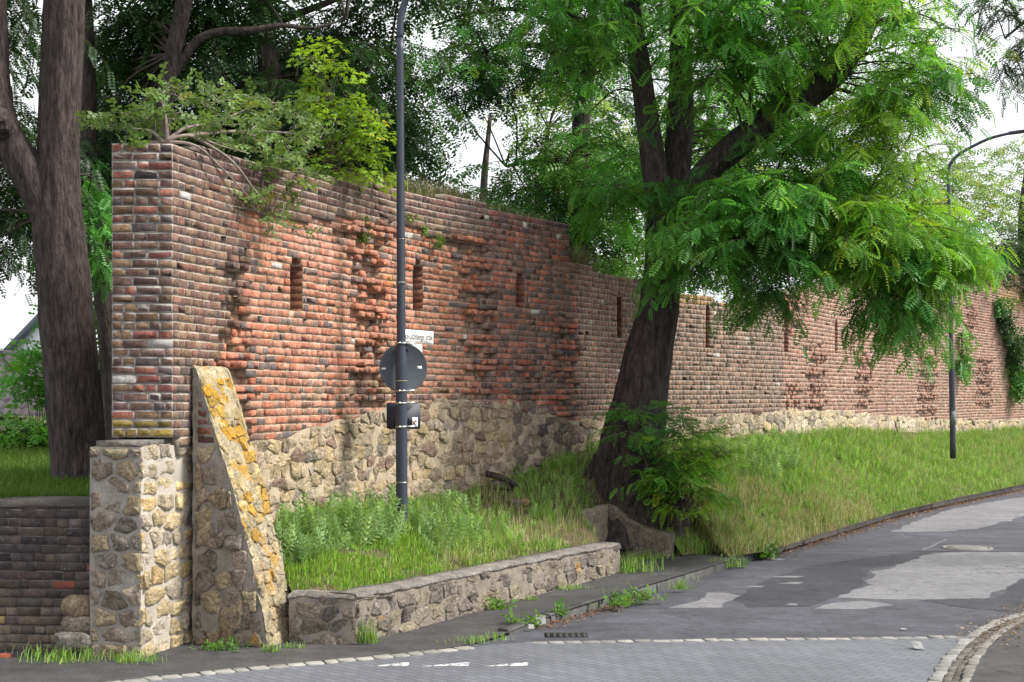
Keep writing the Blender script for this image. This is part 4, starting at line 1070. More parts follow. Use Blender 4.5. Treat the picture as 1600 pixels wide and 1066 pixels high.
# street name signs
def name_sign(label, cu, cv, cY, w, h, yaw, text, size, group=None, xs=0.62):
    c = px(cu, cv, cY); ex2 = np.array([math.cos(yaw), math.sin(yaw), 0]); ey2 = np.array([-math.sin(yaw), math.cos(yaw), 0])
    t = thing('street_sign', label, 'street sign', c)
    pnl = plate('panel', M_white, t, c, ex2, ey2, w, h, 0.008, 0.012)
    cu_ = bpy.data.curves.new('lettering', 'FONT'); cu_.body = text; cu_.size = size; cu_.align_x = 'RIGHT'; cu_.align_y = 'CENTER'; cu_.extrude = 0.0008
    if not text: return t
    tmp = bpy.data.objects.new('text', cu_); COL.objects.link(tmp); bpy.context.view_layer.update()
    me = bpy.data.meshes.new_from_object(tmp.evaluated_get(bpy.context.evaluated_depsgraph_get())); bpy.data.objects.remove(tmp)
    me.materials.clear(); me.materials.append(M_black)
    o = bpy.data.objects.new('lettering', me); COL.objects.link(o)
    o.parent = pnl; off = ex2 * (w / 2 - 0.02) - ey2 * 0.0075
    o.location = tuple(off); o.rotation_euler = (math.pi / 2, 0, yaw); o.scale = (xs, 1, 1)
    return t
yw2 = math.radians(62)
L2n = 0.76
ce = px(676.5, 528, 18.98)
c2 = ce - np.array([math.cos(yw2), math.sin(yw2), 0]) * L2n / 2
u_, v_ = proj(c2)
name_sign('white street name sign with black lettering sticking out behind the lamp post', u_, v_, c2[1], L2n, 0.17, yw2, 'von-Lutzenberger-Straße', 0.125, xs=0.56)
ce2 = px(659, 546, 18.6); c3 = ce2 - np.array([math.cos(yw2), math.sin(yw2), 0]) * 0.22
u_, v_ = proj(c3)
name_sign('smaller white plate tucked below the street name sign, half behind the round sign', u_, v_, c3[1], 0.44, 0.13, yw2, '', 0.05)
# second lamp
gb = px(1489, 702, 38.0)
lp2 = lamp_post('dark lamp post with grey band on the far bank, its arm reaching over the road', gb, px(1482, 275, 38.0), 0.078, 0.05,
          [px(1482, 275, 38.0), px(1484, 258, 38), px(1495, 244, 37.9), px(1512, 233, 37.8), px(1545, 217, 37.5), px(1579, 208, 37.2)],
          [(0.66, 0.37, M_greyband, 0.081)])

# manhole cover, drain, litter
mc = gp(1511, 856, 0.006)
mh = thing('manhole_cover', 'round worn grey manhole cover in the asphalt of the main road', 'manhole cover', mc)
A = Acc(); a = np.linspace(0, 2 * math.pi, 40, endpoint=False)
A.grid(np.array([[mc + [r * math.cos(t), r * math.sin(t), z] for t in a] for r, z in ((0.43, -0.01), (0.425, 0.008), (0.36, 0.009), (0.355, 0.0))]), (0.2, 0.195, 0.19), close=True); A.build('frame', M_kerb, mh)
A = Acc(); A.grid(np.array([[mc + [r * math.cos(t), r * math.sin(t), z] for t in a] for r, z in ((0.345, -0.005), (0.34, 0.007), (0.2, 0.01), (0.01, 0.011))])[:, ::-1], close=True); A.build('lid', M_iron, mh)
dg = gp(884, 992, 0.006)
dr = thing('drain_grate', 'dark slotted drain grate in the gutter beside the kerb', 'drain', dg)
A = Acc()
for k in range(7): A.box((-0.21 + k * 0.065, -0.14, -0.02), (-0.175 + k * 0.065, 0.14, 0.003), (0.045, 0.045, 0.048), M=lambda q: q + dg)
A.build('grate_bars', M_kerb, dr)
A = Acc(); A.box((-0.23, -0.15, -0.03), (0.24, 0.15, -0.002), (0.02, 0.02, 0.02), M=lambda q: q + dg); A.build('sump', M_kerb, dr)
def scrap(c, w, h, seed, label, name='paper_scrap', mat=M_paper, tilt=0.5, cat='litter'):
    r = np.random.default_rng(seed); n = 9
    g = np.linspace(-1, 1, n); X, Y = np.meshgrid(g, g, indexing='ij')
    P3 = np.stack([X * w + 0.1 * w * vnoise(np.stack([X, Y, X * 0 + seed], -1), 1.5, seed), Y * h, 0 * X], -1)
    P3[..., 2] = 0.012 + 0.5 * w * np.abs(vnoise(np.stack([X, Y, 0 * X + seed], -1), 1.3, seed + 1, 3)) + (Y + 1) * h * tilt
    A = Acc(); A.grid(P3 + c); o = A.build(name, mat); tag(o, label, cat); return o
scrap(gp(845, 977, 0.02), 0.055, 0.05, 3, 'crumpled white paper scrap lying in the gutter by the kerb', tilt=0.9)
scrap(gp(830, 984, 0.02), 0.03, 0.03, 4, 'tiny white scrap just left of the crumpled paper in the gutter', tilt=0.7)
scrap(gp(1434, 1014, 0.004), 0.05, 0.07, 5, 'pale rag lying on the paving of the side road', name='rag', tilt=0.35)
scrap(gp(1412, 985, 0.004), 0.03, 0.03, 7, 'small pale scrap on the dark asphalt just beyond the cobble line', tilt=0.1)

# ------------------------------------------------------------------ house and gable beyond the terrace
hs = thing('house', 'house with dark ribbed tile roof behind the hedge at the left', 'house', (-16, 40, 0))
A = Acc(); A.box((-24, 40.6, 0), (-9.5, 46, 1.7)); A.build('wall', M_plaster, hs)
A = Acc(); ns, nt_ = 220, 26
x = np.linspace(-24.5, -9.2, ns); t = np.linspace(0, 1, nt_)
row = np.floor(t * 13) / 13
P3 = np.zeros((ns, nt_, 3))
ph = (x * 2 * math.pi / 0.30)
for j in range(nt_):
    tt = t[j]; lift = 0.05 * (1 - ((tt * 13) % 1.0)) 
    P3[:, j] = np.column_stack([x, 39.6 + 4.6 * tt + 0 * x, 1.15 + 2.75 * tt + 0.045 * np.abs(np.sin(ph / 2)) + lift])
# tiles overlap row by row: build each row as its own lapped strip in the one roof mesh
for r_ in range(13):
    ta, tb = r_ / 13, (r_ + 1.25) / 13
    strip = np.zeros((ns, 3, 3))
    for j, (tt, lf) in enumerate(((ta, -0.02), (ta, 0.05), (tb, 0.0))):
        off = 0.07 * np.abs(np.sin(ph / 2 + (0)))
        strip[:, j] = np.column_stack([x, 39.6 + 4.6 * tt + 0 * x, 1.15 + 2.75 * tt + off + lf])
    A.grid(strip)
A.build('roof', M_tile, hs, smooth=False)
A = Acc(); A.tube(np.array([[-24.5, 44.2, 3.92], [-9.2, 44.2, 3.92]]), 0.14, 10); A.build('ridge', M_tile, hs)
gh = thing('gabled_house', 'pale gabled house with grey verge far behind the left tree', 'house', (-20, 60, 0))
g0, g1, g2 = px(8, 560, 60), px(150, 412, 60), px(300, 560, 60)
A = Acc(); v = np.array([[g0[0], 60, 0], [g2[0], 60, 0], [g2[0], 60, g2[2]], [g1[0], 60, g1[2]], [g0[0], 60, g0[2]]])
A.add(np.concatenate([v, v + [0, 9, 0]]), [[0, 1, 2, 3, 4]]); A.f.setdefault(5, []).append(np.array([[9, 8, 7, 6, 5]])); A.f.setdefault(4, []).append(np.array([[0, 5, 6, 1], [1, 6, 7, 2], [2, 7, 8, 3], [3, 8, 9, 4], [4, 9, 5, 0]]))
A.build('wall', M_plaster, gh)
A = Acc()
for a, b in ((g0, g1), (g1, g2)):
    d = unit(b - a); up = np.array([-d[2], 0, d[0]])
    q = [a - d * 0.4 - up * 0.02, b + d * 0.05 - up * 0.02, b + d * 0.05 + up * 0.26, a - d * 0.4 + up * 0.26]
    v = np.array(q + [p + [0, 9.3, 0] for p in q]); v[:4, 1] -= 0.25
    A.add(v, [[0, 1, 2, 3], [7, 6, 5, 4], [0, 4, 5, 1], [1, 5, 6, 2], [2, 6, 7, 3], [3, 7, 4, 0]])
A.build('verge', M_slate, gh)

# ------------------------------------------------------------------ foliage
def leaf_quads(base, tip, wdt, fold=0.12, mid=0.45):
    """one diamond leaf in the template plane"""
    base, tip = np.array(base, float), np.array(tip, float)
    d = tip - base; l = np.linalg.norm(d); d = d / l; sd = np.cross([0, 0, 1.0], d); sd = sd / np.linalg.norm(sd)
    m = base + d * l * mid
    return [base, m + sd * wdt + [0, 0, fold * wdt], tip, m - sd * wdt + [0, 0, fold * wdt]]
def frond_template(pairs=7, lw=0.055, ll=0.23, droop=0.35, rachis=True):
    V = []
    for k in range(pairs):
        x = 0.16 + 0.8 * k / (pairs - 1); z = -droop * x * x
        l = ll * (0.75 + 0.5 * math.sin(math.pi * (k + 1) / (pairs + 1)))
        for sgn in (-1, 1):
            V.append(leaf_quads((x, sgn * 0.012, z), (x + l * 0.30, sgn * l, z - 0.05), lw))
    V.append(leaf_quads((0.96, 0, -droop * 0.92), (1.17, 0, -droop * 1.35), lw))
    if rachis:
        V.append([[0, -0.008, 0], [0.5, -0.006, -droop * 0.25], [0.5, 0.006, -droop * 0.25], [0, 0.008, 0]])
        V.append([[0.5, -0.006, -droop * 0.25], [1, -0.004, -droop], [1, 0.004, -droop], [0.5, 0.006, -droop * 0.25]])
    return np.array(V)
def sprig_template(n=7, ll=0.3, lw=0.08, seed=0):
    r = np.random.default_rng(seed); V = []
    for k in range(n):
        x = 0.1 + 0.85 * k / (n - 1); a = (1 if k % 2 else -1) * r.uniform(0.5, 1.2); l = ll * r.uniform(0.7, 1.2)
        V.append(leaf_quads((x, 0, 0), (x + l * math.cos(a), l * math.sin(a), r.uniform(-0.12, 0.1)), lw * r.uniform(0.8, 1.2), 0.25))
    V.append([[0, -0.008, 0], [1, -0.004, 0], [1, 0.004, 0], [0, 0.008, 0]])
    return np.array(V)
def maple_template():
    V = []
    for (cx, cy, s, rot) in ((0.55, 0.42, 0.5, 0.7), (0.6, -0.42, 0.5, -0.7), (1.0, 0.0, 0.55, 0.0), (0.25, 0.3, 0.35, 1.2), (0.25, -0.3, 0.35, -1.2)):
        for a, l, w in ((0, 1, 0.17), (0.75, 0.8, 0.15), (-0.75, 0.8, 0.15), (1.5, 0.5, 0.12), (-1.5, 0.5, 0.12)):
            t = rot + a
            V.append(leaf_quads((cx, cy, 0), (cx + math.cos(t) * s * l, cy + math.sin(t) * s * l, -0.06), w * s * 0.9, 0.1, 0.5))
    V.append([[0, -0.01, 0], [1, -0.006, 0], [1, 0.006, 0], [0, 0.01, 0]])
    return np.array(V)
T_LOC = [frond_template(7, 0.068, 0.24), frond_template(9, 0.05, 0.21, 0.6), frond_template(6, 0.075, 0.25, 0.15), frond_template(8, 0.058, 0.2, 0.45)]; T_LOC2 = frond_template(5, 0.085, 0.26, 0.4, False); T_SPR = sprig_template(7, 0.3, 0.085); T_SPR2 = sprig_template(5, 0.42, 0.13, 3)
T_MAP = maple_template()
T_NET = np.array(sum([[leaf_quads((x, 0.01 * s, 0), (x + 0.10, s * l, -0.06), 0.035, 0.2) for s in (-1, 1)] for x, l in ((0.2, 0.14), (0.36, 0.17), (0.52, 0.18), (0.67, 0.16), (0.8, 0.13), (0.9, 0.09))], []) +
                 sum([[leaf_quads((x, 0, 0.01 * s), (x + 0.10, 0.05 * s, s * l), 0.035, 0.2) for s in (-1, 1)] for x, l in ((0.28, 0.15), (0.44, 0.18), (0.6, 0.17), (0.74, 0.14), (0.86, 0.1))], []) +
                 [[[0, -0.01, 0], [1, -0.005, 0], [1, 0.005, 0], [0, 0.01, 0]]])
def place(acc, T, p, fd, up, size, col):
    x = unit(fd); z = up - x * np.sum(up * x, -1, keepdims=True); z = unit(z); y = np.cross(z, x)
    t = T.reshape(-1, 3)
    V = p[:, None] + size[:, None, None] * (t[None, :, 0:1] * x[:, None] + t[None, :, 1:2] * y[:, None] + t[None, :, 2:3] * z[:, None])
    n, m = V.shape[:2]
    acc.add(V.reshape(-1, 3), np.arange(n * m).reshape(-1, 4), np.repeat(col, m, 0))
def sprays(acc, twigs, rng, C, R, ntw, nfr, T, flen, tl, droop=0.35, cols=((0.06, 0.15, 0.03),), cvar=0.25, elev=(0.0, 0.28), upn=0.4, hang=0.15):
    """twigs leave each clump centre sideways and arch down; leaves sit alternately along them"""
    C = np.asarray(C, float); N = len(C); R = np.broadcast_to(np.asarray(R, float), (N,))
    ci = np.repeat(np.arange(N), ntw); m = len(ci)
    th = rng.uniform(0, 2 * math.pi, m); el = rng.normal(elev[0], elev[1], m)
    d = np.stack([np.cos(th) * np.cos(el), np.sin(th) * np.cos(el), np.sin(el)], 1)
    off = rng.normal(0, 1, (m, 3)) * R[ci, None] * np.array([0.38, 0.38, 0.42])
    st = C[ci] + off
    L = tl * rng.uniform(0.6, 1.3, m)
    cols = np.array(cols); ccol = cols[rng.integers(len(cols), size=N)] * rng.uniform(1 - cvar, 1 + cvar, (N, 1))
    tcol = ccol[ci] * rng.uniform(0.85, 1.15, (m, 1))
    def at(t): return st[:, None] + d[:, None] * (L[:, None] * t)[..., None] - np.array([0, 0, 1.0]) * (droop * L[:, None] * t ** 2)[..., None]
    t = np.linspace(0.12, 1.0, nfr)[None] + rng.uniform(-0.03, 0.03, (m, nfr))
    p = at(t); side = np.cross(d, [0, 0, 1.0]); side = unit(side)
    sg = np.where(np.arange(nfr) % 2, 1.0, -1.0)[None, :, None]
    tanv = d[:, None] - np.array([0, 0, 1.0]) * (2 * droop * t)[..., None]
    k = np.where(t[..., None] > 0.95, 0.15, 0.8)
    fd = tanv * 0.55 + side[:, None] * sg * k + rng.normal(0, 0.2, (m, nfr, 3)); fd[..., 2] -= hang
    up = np.array([0, 0, 1.0]) + rng.normal(0, upn, (m, nfr, 3))
    size = flen * rng.uniform(0.65, 1.2, (m, nfr))
    col = np.repeat(tcol[:, None], nfr, 1) * rng.uniform(0.82, 1.18, (m, nfr, 1))
    p_, f_, u_, s_, c_ = p.reshape(-1, 3), fd.reshape(-1, 3), up.reshape(-1, 3), size.ravel(), col.reshape(-1, 3)
    odd = rng.random(len(c_)) < 0.025
    c_[odd] = c_[odd] * np.array([1.7, 1.05, 0.9])
    Ts = T if isinstance(T, list) else [T]
    which = rng.integers(len(Ts), size=len(p_))
    for i, Tk in enumerate(Ts):
        k = which == i
        place(acc, Tk, p_[k], f_[k], u_[k], s_[k], c_[k])
    if twigs is not None:
        tt = np.linspace(0, 1, 4)[None].repeat(m, 0); q = at(tt); rr = np.array([0.009, 0.007, 0.005, 0.002])[None, :, None]
        u2 = np.cross(side, d)
        ring = [q + rr * (math.cos(a) * side[:, None] + math.sin(a) * u2[:, None]) for a in (0, 2.1, 4.2)]
        V = np.stack(ring, 2).reshape(m, 12, 3); qd = np.array([[r * 3 + a, r * 3 + (a + 1) % 3, (r + 1) * 3 + (a + 1) % 3, (r + 1) * 3 + a] for r in range(3) for a in range(3)])
        twigs.add(V.reshape(-1, 3), (qd[None] + (np.arange(m) * 12)[:, None, None]).reshape(-1, 4))
def inpoly(u, v, poly):
    r = np.zeros(np.shape(u), bool); n = len(poly)
    for i in range(n):
        (x0, y0), (x1, y1) = poly[i], poly[(i + 1) % n]
        c = ((y0 > v) != (y1 > v)) & (u < (x1 - x0) * (v - y0) / (y1 - y0 + 1e-9) + x0)
        r ^= c
    return r
def crown_pts(rng, poly, n, Y0, dY, holes=(), mind=0.0):
    us = [p[0] for p in poly]; vs = [p[1] for p in poly]; out = []
    tries = 0
    while len(out) < n and tries < n * 60:
        tries += 1
        u, v = rng.uniform(min(us), max(us)), rng.uniform(min(vs), max(vs))
        if not inpoly(np.array(u), np.array(v), poly): continue
        if any(inpoly(np.array(u), np.array(v), h) for h in holes): continue
        q = px(u, v, Y0 + rng.uniform(-dY, dY))
        if mind and out and np.min(np.linalg.norm(np.array(out) - q, axis=1)) < mind: continue
        out.append(q)
    return np.array(out)
def bark_rad(amp=0.06, nl=7, seed=0, fine=0.05):
    def f(ang, t, pts):
        z = pts[:, 2][:, None]
        q = np.stack([np.cos(ang) * 3 + 0 * z, np.sin(ang) * 3 + 0 * z, z * 0.55 + 0 * ang], -1)
        q2 = np.stack([np.cos(ang) * 9 + 0 * z, np.sin(ang) * 9 + 0 * z, z * 2.2 + 0 * ang], -1)
        return 1 + amp * vnoise(q, 1, seed, 3) + fine * vnoise(q2, 1, seed + 9, 2) * 2
    return f
def tree(name, label, Y, paths, crowns, loc=None, bark=M_bark, leaf=M_leaf, group=None, cat='tree', sides=26, seed=1, limb=True, smooth_n=60, amp=0.08):
    """paths: list of [(u, v, width px[, dY])]; crowns: list of dict(C=..., R=..., sprays args)"""
    r = np.random.default_rng(seed)
    base = px(paths[0][0][0], paths[0][0][1], Y)
    t = thing(name, label, cat, base if loc is None else loc, group)
    A = Acc(); nodes = []
    for i, pth in enumerate(paths):
        pts = np.array([px(p[0], p[1], Y + (p[3] if len(p) > 3 else 0)) for p in pth]); wd2 = np.array([p[2] * (Y + (p[3] if len(p) > 3 else 0)) / F / 2 for p in pth])
        n = smooth_n if i == 0 else max(24, smooth_n // 2)
        c = catmull(np.column_stack([pts, wd2]), n)
        A.tube(c[:, :3], np.maximum(c[:, 3], 0.008), sides if i == 0 else max(10, sides - 8), radfn=bark_rad(amp, seed=seed + i))
        if i or len(paths) == 1: nodes.append(c[n // 4:, :3])
        else: nodes.append(c[n // 2:, :3])
    trunk = A.build('trunk', bark, t, smooth=True)
    nodes = np.concatenate(nodes)
    F_, Tw = Acc(), Acc()
    for cd in crowns:
        C = cd['C']
        if len(C) == 0: continue
        sprays(F_, Tw, r, C, cd.get('R', 0.5), cd.get('ntw', 8), cd.get('nfr', 9), cd.get('T', T_LOC), cd.get('flen', 0.24), cd.get('tl', 0.8), cd.get('droop', 0.35), cd.get('cols', ((0.06, 0.15, 0.03),)), cd.get('cvar', 0.25), cd.get('elev', (0, 0.28)), cd.get('upn', 0.4), cd.get('hang', 0.15))
        if cd.get('limb', limb):
            for q in C[:: cd.get('lstep', 1)]:
                k = np.argmin(np.linalg.norm(nodes - q, axis=1) + 0.6 * np.maximum(0, nodes[:, 2] - q[2])); a = nodes[k]
                dist = np.linalg.norm(q - a)
                if dist < 0.2: continue
                mid = 0.5 * (a + q) + r.normal(0, 0.06 * dist, 3) + [0, 0, 0.10 * dist]
                c = catmull(np.array([a, mid, q]), 9); rr = np.linspace(min(0.03, 0.008 + 0.008 * dist), 0.006, 9)
                Tw.tube(c, rr, 5, cap=False)
    if F_.n: F_.build('crown', leaf, t)
    if Tw.n: Tw.build('branches', M_twig if cat != 'tree' else M_bark2, t)
    return t

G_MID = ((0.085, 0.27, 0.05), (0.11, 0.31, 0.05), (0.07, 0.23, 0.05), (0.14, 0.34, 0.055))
G_DARK = ((0.03, 0.075, 0.022), (0.04, 0.10, 0.025), (0.026, 0.062, 0.02))  # shade of the backlit trees put into their leaf colour
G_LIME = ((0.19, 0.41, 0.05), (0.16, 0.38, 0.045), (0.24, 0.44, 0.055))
G_PALE = ((0.20, 0.31, 0.09), (0.24, 0.36, 0.10), (0.16, 0.27, 0.08))
R_ = np.random.default_rng(11)

# the big locust in front of the wall
ZL = 23.0
def split_u(C, u0):
    u, v = proj(C); return C[u < u0], C[u >= u0]
front = [(1150, -60), (1240, -80), (1330, -60), (1465, 0), (1485, 70), (1465, 120), (1430, 170), (1440, 240), (1470, 310), (1520, 372), (1500, 400), (1440, 410), (1390, 420), (1290, 400), (1240, 405), (1190, 420), (1130, 380), (1075, 385), (1070, 350), (1120, 290), (1180, 240), (1240, 190), (1300, 150), (1290, 110), (1220, 120), (1140, 150), (1100, 110), (1100, 30)]
limbhole = [(1060, 330), (1060, 260), (1180, 150), (1270, 100), (1320, 20), (1400, 10), (1400, 60), (1340, 150), (1230, 220), (1120, 300)]
lower = [(1080, 330), (1130, 300), (1300, 290), (1430, 340), (1500, 375), (1500, 392), (1440, 400), (1330, 395), (1250, 380), (1200, 405), (1130, 375), (1075, 380)]
leftp = [(930, 290), (980, 280), (990, 300), (960, 325)]
top = [(860, -80), (1000, -60), (1200, -60), (1190, 70), (1110, 100), (1085, 20), (975, 0), (960, 80), (900, 110), (860, 70)]
skirt = [(1370, 420), (1450, 420), (1455, 470), (1440, 490), (1405, 505), (1385, 500), (1375, 460)]
behind = [(900, 120), (990, 60), (1100, 60), (1300, 60), (1400, 40), (1400, 200), (1200, 330), (1000, 330), (930, 260)]
FA = split_u(crown_pts(R_, front, 100, 22.0, 1.3, holes=[limbhole], mind=0.36), 1310); LA = split_u(crown_pts(R_, lower, 44, 21.2, 0.8, mind=0.3), 1260)  # split so the sunlit right side gets limier leaf colours
tree('locust_tree', 'large leaning locust tree with furrowed dark trunk in front of the town wall', ZL,
     [[(978, 850, 190), (981, 800, 160), (984, 757, 128), (985, 725, 106), (988, 690, 94), (1000, 620, 80), (1014, 545, 73), (1031, 470, 62), (1036, 400, 58), (1038, 340, 56), (1040, 300, 52)],
      [(978, 680, 60, -0.1), (952, 722, 52, -0.15), (928, 750, 36, -0.1), (900, 778, 10, 0.0)],
      [(985, 700, 60, -0.3), (975, 750, 50, -0.45), (960, 790, 26, -0.6), (945, 815, 8, -0.7)],
      [(1005, 690, 56, -0.25), (1030, 745, 46, -0.4), (1052, 785, 22, -0.5), (1070, 810, 6, -0.55)],
      [(1036, 345, 44), (1024, 270, 40), (1012, 190, 36), (1001, 110, 33), (992, 40, 26), (982, -40, 22), (975, -120, 16)],
      [(1042, 340, 40), (1058, 270, 40, 0.3), (1064, 180, 40, 0.4), (1064, 90, 34, 0.5), (1060, 0, 28, 0.6), (1062, -120, 18, 0.7)],
      [(1046, 350, 36), (1085, 290, 38, -0.2), (1140, 235, 40, -0.3), (1210, 180, 40, -0.4), (1280, 135, 42, -0.5), (1325, 80, 44, -0.5), (1355, 20, 42, -0.5), (1385, -50, 36, -0.5), (1420, -140, 26, -0.5)],
      [(1340, 45, 14, -0.5), (1390, 30, 10, -0.6), (1430, 20, 6, -0.7)],
      [(1100, 270, 14, -0.3), (1180, 320, 12, -0.9), (1290, 370, 10, -1.2), (1390, 440, 8, -1.3), (1420, 500, 5, -1.3)],
      [(990, 50, 12), (930, 40, 8, -0.3), (880, 20, 5, -0.4)]],
     [dict(C=FA[0], R=0.55, ntw=8, nfr=10, flen=0.27, cols=G_MID, cvar=0.35), dict(C=FA[1], R=0.55, ntw=8, nfr=10, flen=0.27, cols=G_MID[2:] + G_LIME, cvar=0.25),
      dict(C=LA[0], R=0.45, ntw=9, nfr=10, flen=0.27, cols=G_MID, cvar=0.3, droop=0.4), dict(C=LA[1], R=0.45, ntw=9, nfr=10, flen=0.27, cols=G_LIME + G_MID[3:], cvar=0.25, droop=0.35),
      dict(C=crown_pts(R_, behind, 34, 25.0, 0.8, mind=0.4), R=0.5, ntw=7, nfr=9, flen=0.27, cols=G_MID),
      dict(C=crown_pts(R_, [(1450, 365), (1490, 365), (1535, 392), (1525, 408), (1470, 410)], 8, 21.2, 0.5), R=0.22, ntw=7, nfr=9, flen=0.25, cols=G_LIME, droop=0.3, tl=0.6),  # right tip also painted lime for the sun
      dict(C=crown_pts(R_, leftp, 5, 22.2, 0.5), R=0.2, ntw=5, nfr=9, cols=G_MID, tl=0.6),
      dict(C=crown_pts(R_, top, 40, 22.6, 1.2, mind=0.4), R=0.5, ntw=7, nfr=9, cols=G_MID),
      dict(C=crown_pts(R_, skirt, 14, 21.3, 0.5), R=0.3, ntw=6, nfr=9, cols=G_MID, droop=0.8, tl=0.6),
      dict(C=np.array([px(1175, 440, 21.5), px(1195, 465, 21.5), px(1205, 450, 21.8), px(1025, 395, 22), px(1050, 400, 21.9), px(1010, 290, 22.1), px(1060, 350, 22), px(1100, 410, 21.7), px(1060, 420, 21.9), px(1140, 425, 21.6), px(1215, 450, 21.6), px(1040, 290, 22), px(970, 300, 22.3)]), R=0.15, ntw=6, nfr=8, tl=0.45, cols=G_MID, droop=0.7),
      dict(C=crown_pts(R_, [(900, -300), (1500, -300), (1560, -60), (880, -60)], 16, 23.0, 2.0), R=0.7, ntw=7, nfr=7, T=T_LOC2, flen=0.3, tl=1.0, cols=G_MID)],  # unseen clumps above the view, added to cast shade
     seed=21, smooth_n=150, sides=48, amp=0.16)

# sprouts at its foot
def shrub(name, label, cat, Y, C, base, nst, T, leaf, seed, stemr=0.012, **kw):
    r = np.random.default_rng(seed)
    t = thing(name, label, cat, base)
    F_, Tw = Acc(), Acc()
    sprays(F_, Tw, r, C, **{k: v for k, v in kw.items()}, T=T)
    for q in C:
        for _ in range(nst):
            a = np.array(base) + r.normal(0, 0.05, 3) * [1, 1, 0]; mid = a * 0.5 + q * 0.5 + [0, 0, 0.12 * np.linalg.norm(q - a)] + r.normal(0, 0.05, 3)
            Tw.tube(catmull(np.array([a, mid, q]), 8), np.linspace(stemr, 0.004, 8), 5, cap=False)
    F_.build('foliage', leaf, t); Tw.build('stems', M_twig, t)
    return t
sb_ = px(1030, 775, 22.2)
C = crown_pts(R_, [(960, 650), (1000, 620), (1060, 640), (1090, 690), (1080, 760), (1040, 780), (1010, 730), (970, 690)], 15, 21.9, 0.25)
shrub('locust_sprouts', 'leafy young sprouts growing around the foot of the big locust trunk', 'shrub', 20.3, C, sb_, 1, T_LOC, M_leaf, 5, R=0.22, ntw=5, nfr=9, flen=0.2, tl=0.5, droop=0.2, cols=G_MID, elev=(0.25, 0.3))
C = crown_pts(R_, [(1040, 690), (1110, 650), (1130, 720), (1120, 790), (1050, 800), (1020, 760)], 15, 21.8, 0.3)
shrub('locust_sprouts', 'bright yellow-green sprouts beside the stump, right of the locust trunk', 'shrub', 20.2, C, px(1080, 795, 21.9), 1, T_LOC, M_leaf, 6, R=0.25, ntw=5, nfr=9, flen=0.19, tl=0.5, droop=0.15, cols=G_LIME, elev=(0.3, 0.3))
# stump and dead wood
st = px(1058, 792, 22.2)
A = Acc(); cst_ = catmull(np.array([st + [0.02, 0, -0.3], st, st + [0, 0, 0.3], st + [-0.02, 0.02, 0.5]]), 20); A.tube(cst_, np.linspace(0.2, 0.13, 20), 18, radfn=bark_rad(0.25, seed=4, fine=0.08))
tag(A.build('tree_stump', M_bark, smooth=True), 'grey weathered stump half hidden in sprouts right of the locust', 'stump')
p = bank_at(785, 765)
boulder(p + [0, 0, 0.05], (0.2, 0.12, 0.09), 9, (0.16, 0.13, 0.11), 'field_stone', 'dark stone lying on the grass bank between lamp post and locust')
A = Acc(); c = catmull(np.array([p + [-0.25, -0.05, 0.22], p + [0.0, -0.1, 0.16], p + [0.22, -0.12, 0.03], p + [0.34, -0.14, -0.08]]), 16); A.tube(c, np.linspace(0.05, 0.035, 16), 10, radfn=bark_rad(0.2, seed=3)); tag(A.build('dead_branch', M_bark, smooth=True), 'short dead branch lying over the dark stone on the bank', 'branch')
boulder(bank_at(812, 790) + [0, 0, 0.03], (0.16, 0.1, 0.06), 12, (0.18, 0.15, 0.12), 'field_stone', 'smaller flat stone below the dead branch on the bank')

# left fork tree
hang = [(-80, -40), (10, 0), (60, 10), (60, 60), (20, 120), (-60, 160)]
tree('forked_tree', 'thick grey-barked forked tree on the terrace left of the plinth', 17.2,
     [[(128, 800, 112), (126, 765, 98), (124, 730, 86), (118, 640, 82), (110, 560, 80), (102, 470, 80), (93, 380, 80), (91, 300, 68), (92, 220, 62), (96, 120, 64), (100, 40, 64), (104, -60, 58), (110, -160, 48), (120, -320, 30)],
      [(92, 380, 56), (70, 320, 56, -0.05), (40, 262, 56, -0.1), (10, 210, 50, -0.15), (-4, 150, 42, -0.15), (-6, 60, 36, -0.15), (-10, -60, 30, -0.2), (-30, -250, 20, -0.3)],
      [(2, 205, 40, -0.3), (-2, 188, 44, -0.42), (0, 178, 30, -0.5)]],
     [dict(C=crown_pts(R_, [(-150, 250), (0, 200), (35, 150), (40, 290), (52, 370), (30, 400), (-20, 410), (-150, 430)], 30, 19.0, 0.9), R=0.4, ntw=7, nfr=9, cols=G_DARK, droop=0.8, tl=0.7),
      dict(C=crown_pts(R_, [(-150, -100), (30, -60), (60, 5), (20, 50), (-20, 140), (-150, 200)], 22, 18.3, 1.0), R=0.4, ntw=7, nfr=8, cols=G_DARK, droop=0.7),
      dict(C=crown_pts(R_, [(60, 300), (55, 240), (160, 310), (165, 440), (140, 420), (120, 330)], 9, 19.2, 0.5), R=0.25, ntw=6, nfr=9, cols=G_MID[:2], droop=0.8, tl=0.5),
      dict(C=crown_pts(R_, [(-300, -400), (250, -400), (250, -140), (-300, -140)], 14, 17.5, 2.5), R=0.8, ntw=7, nfr=7, T=T_LOC2, flen=0.3, tl=1.1, cols=G_DARK)],  # upper clumps out of view, added only for their shade
     seed=31, smooth_n=150, sides=44, amp=0.07, leaf=M_leafd)
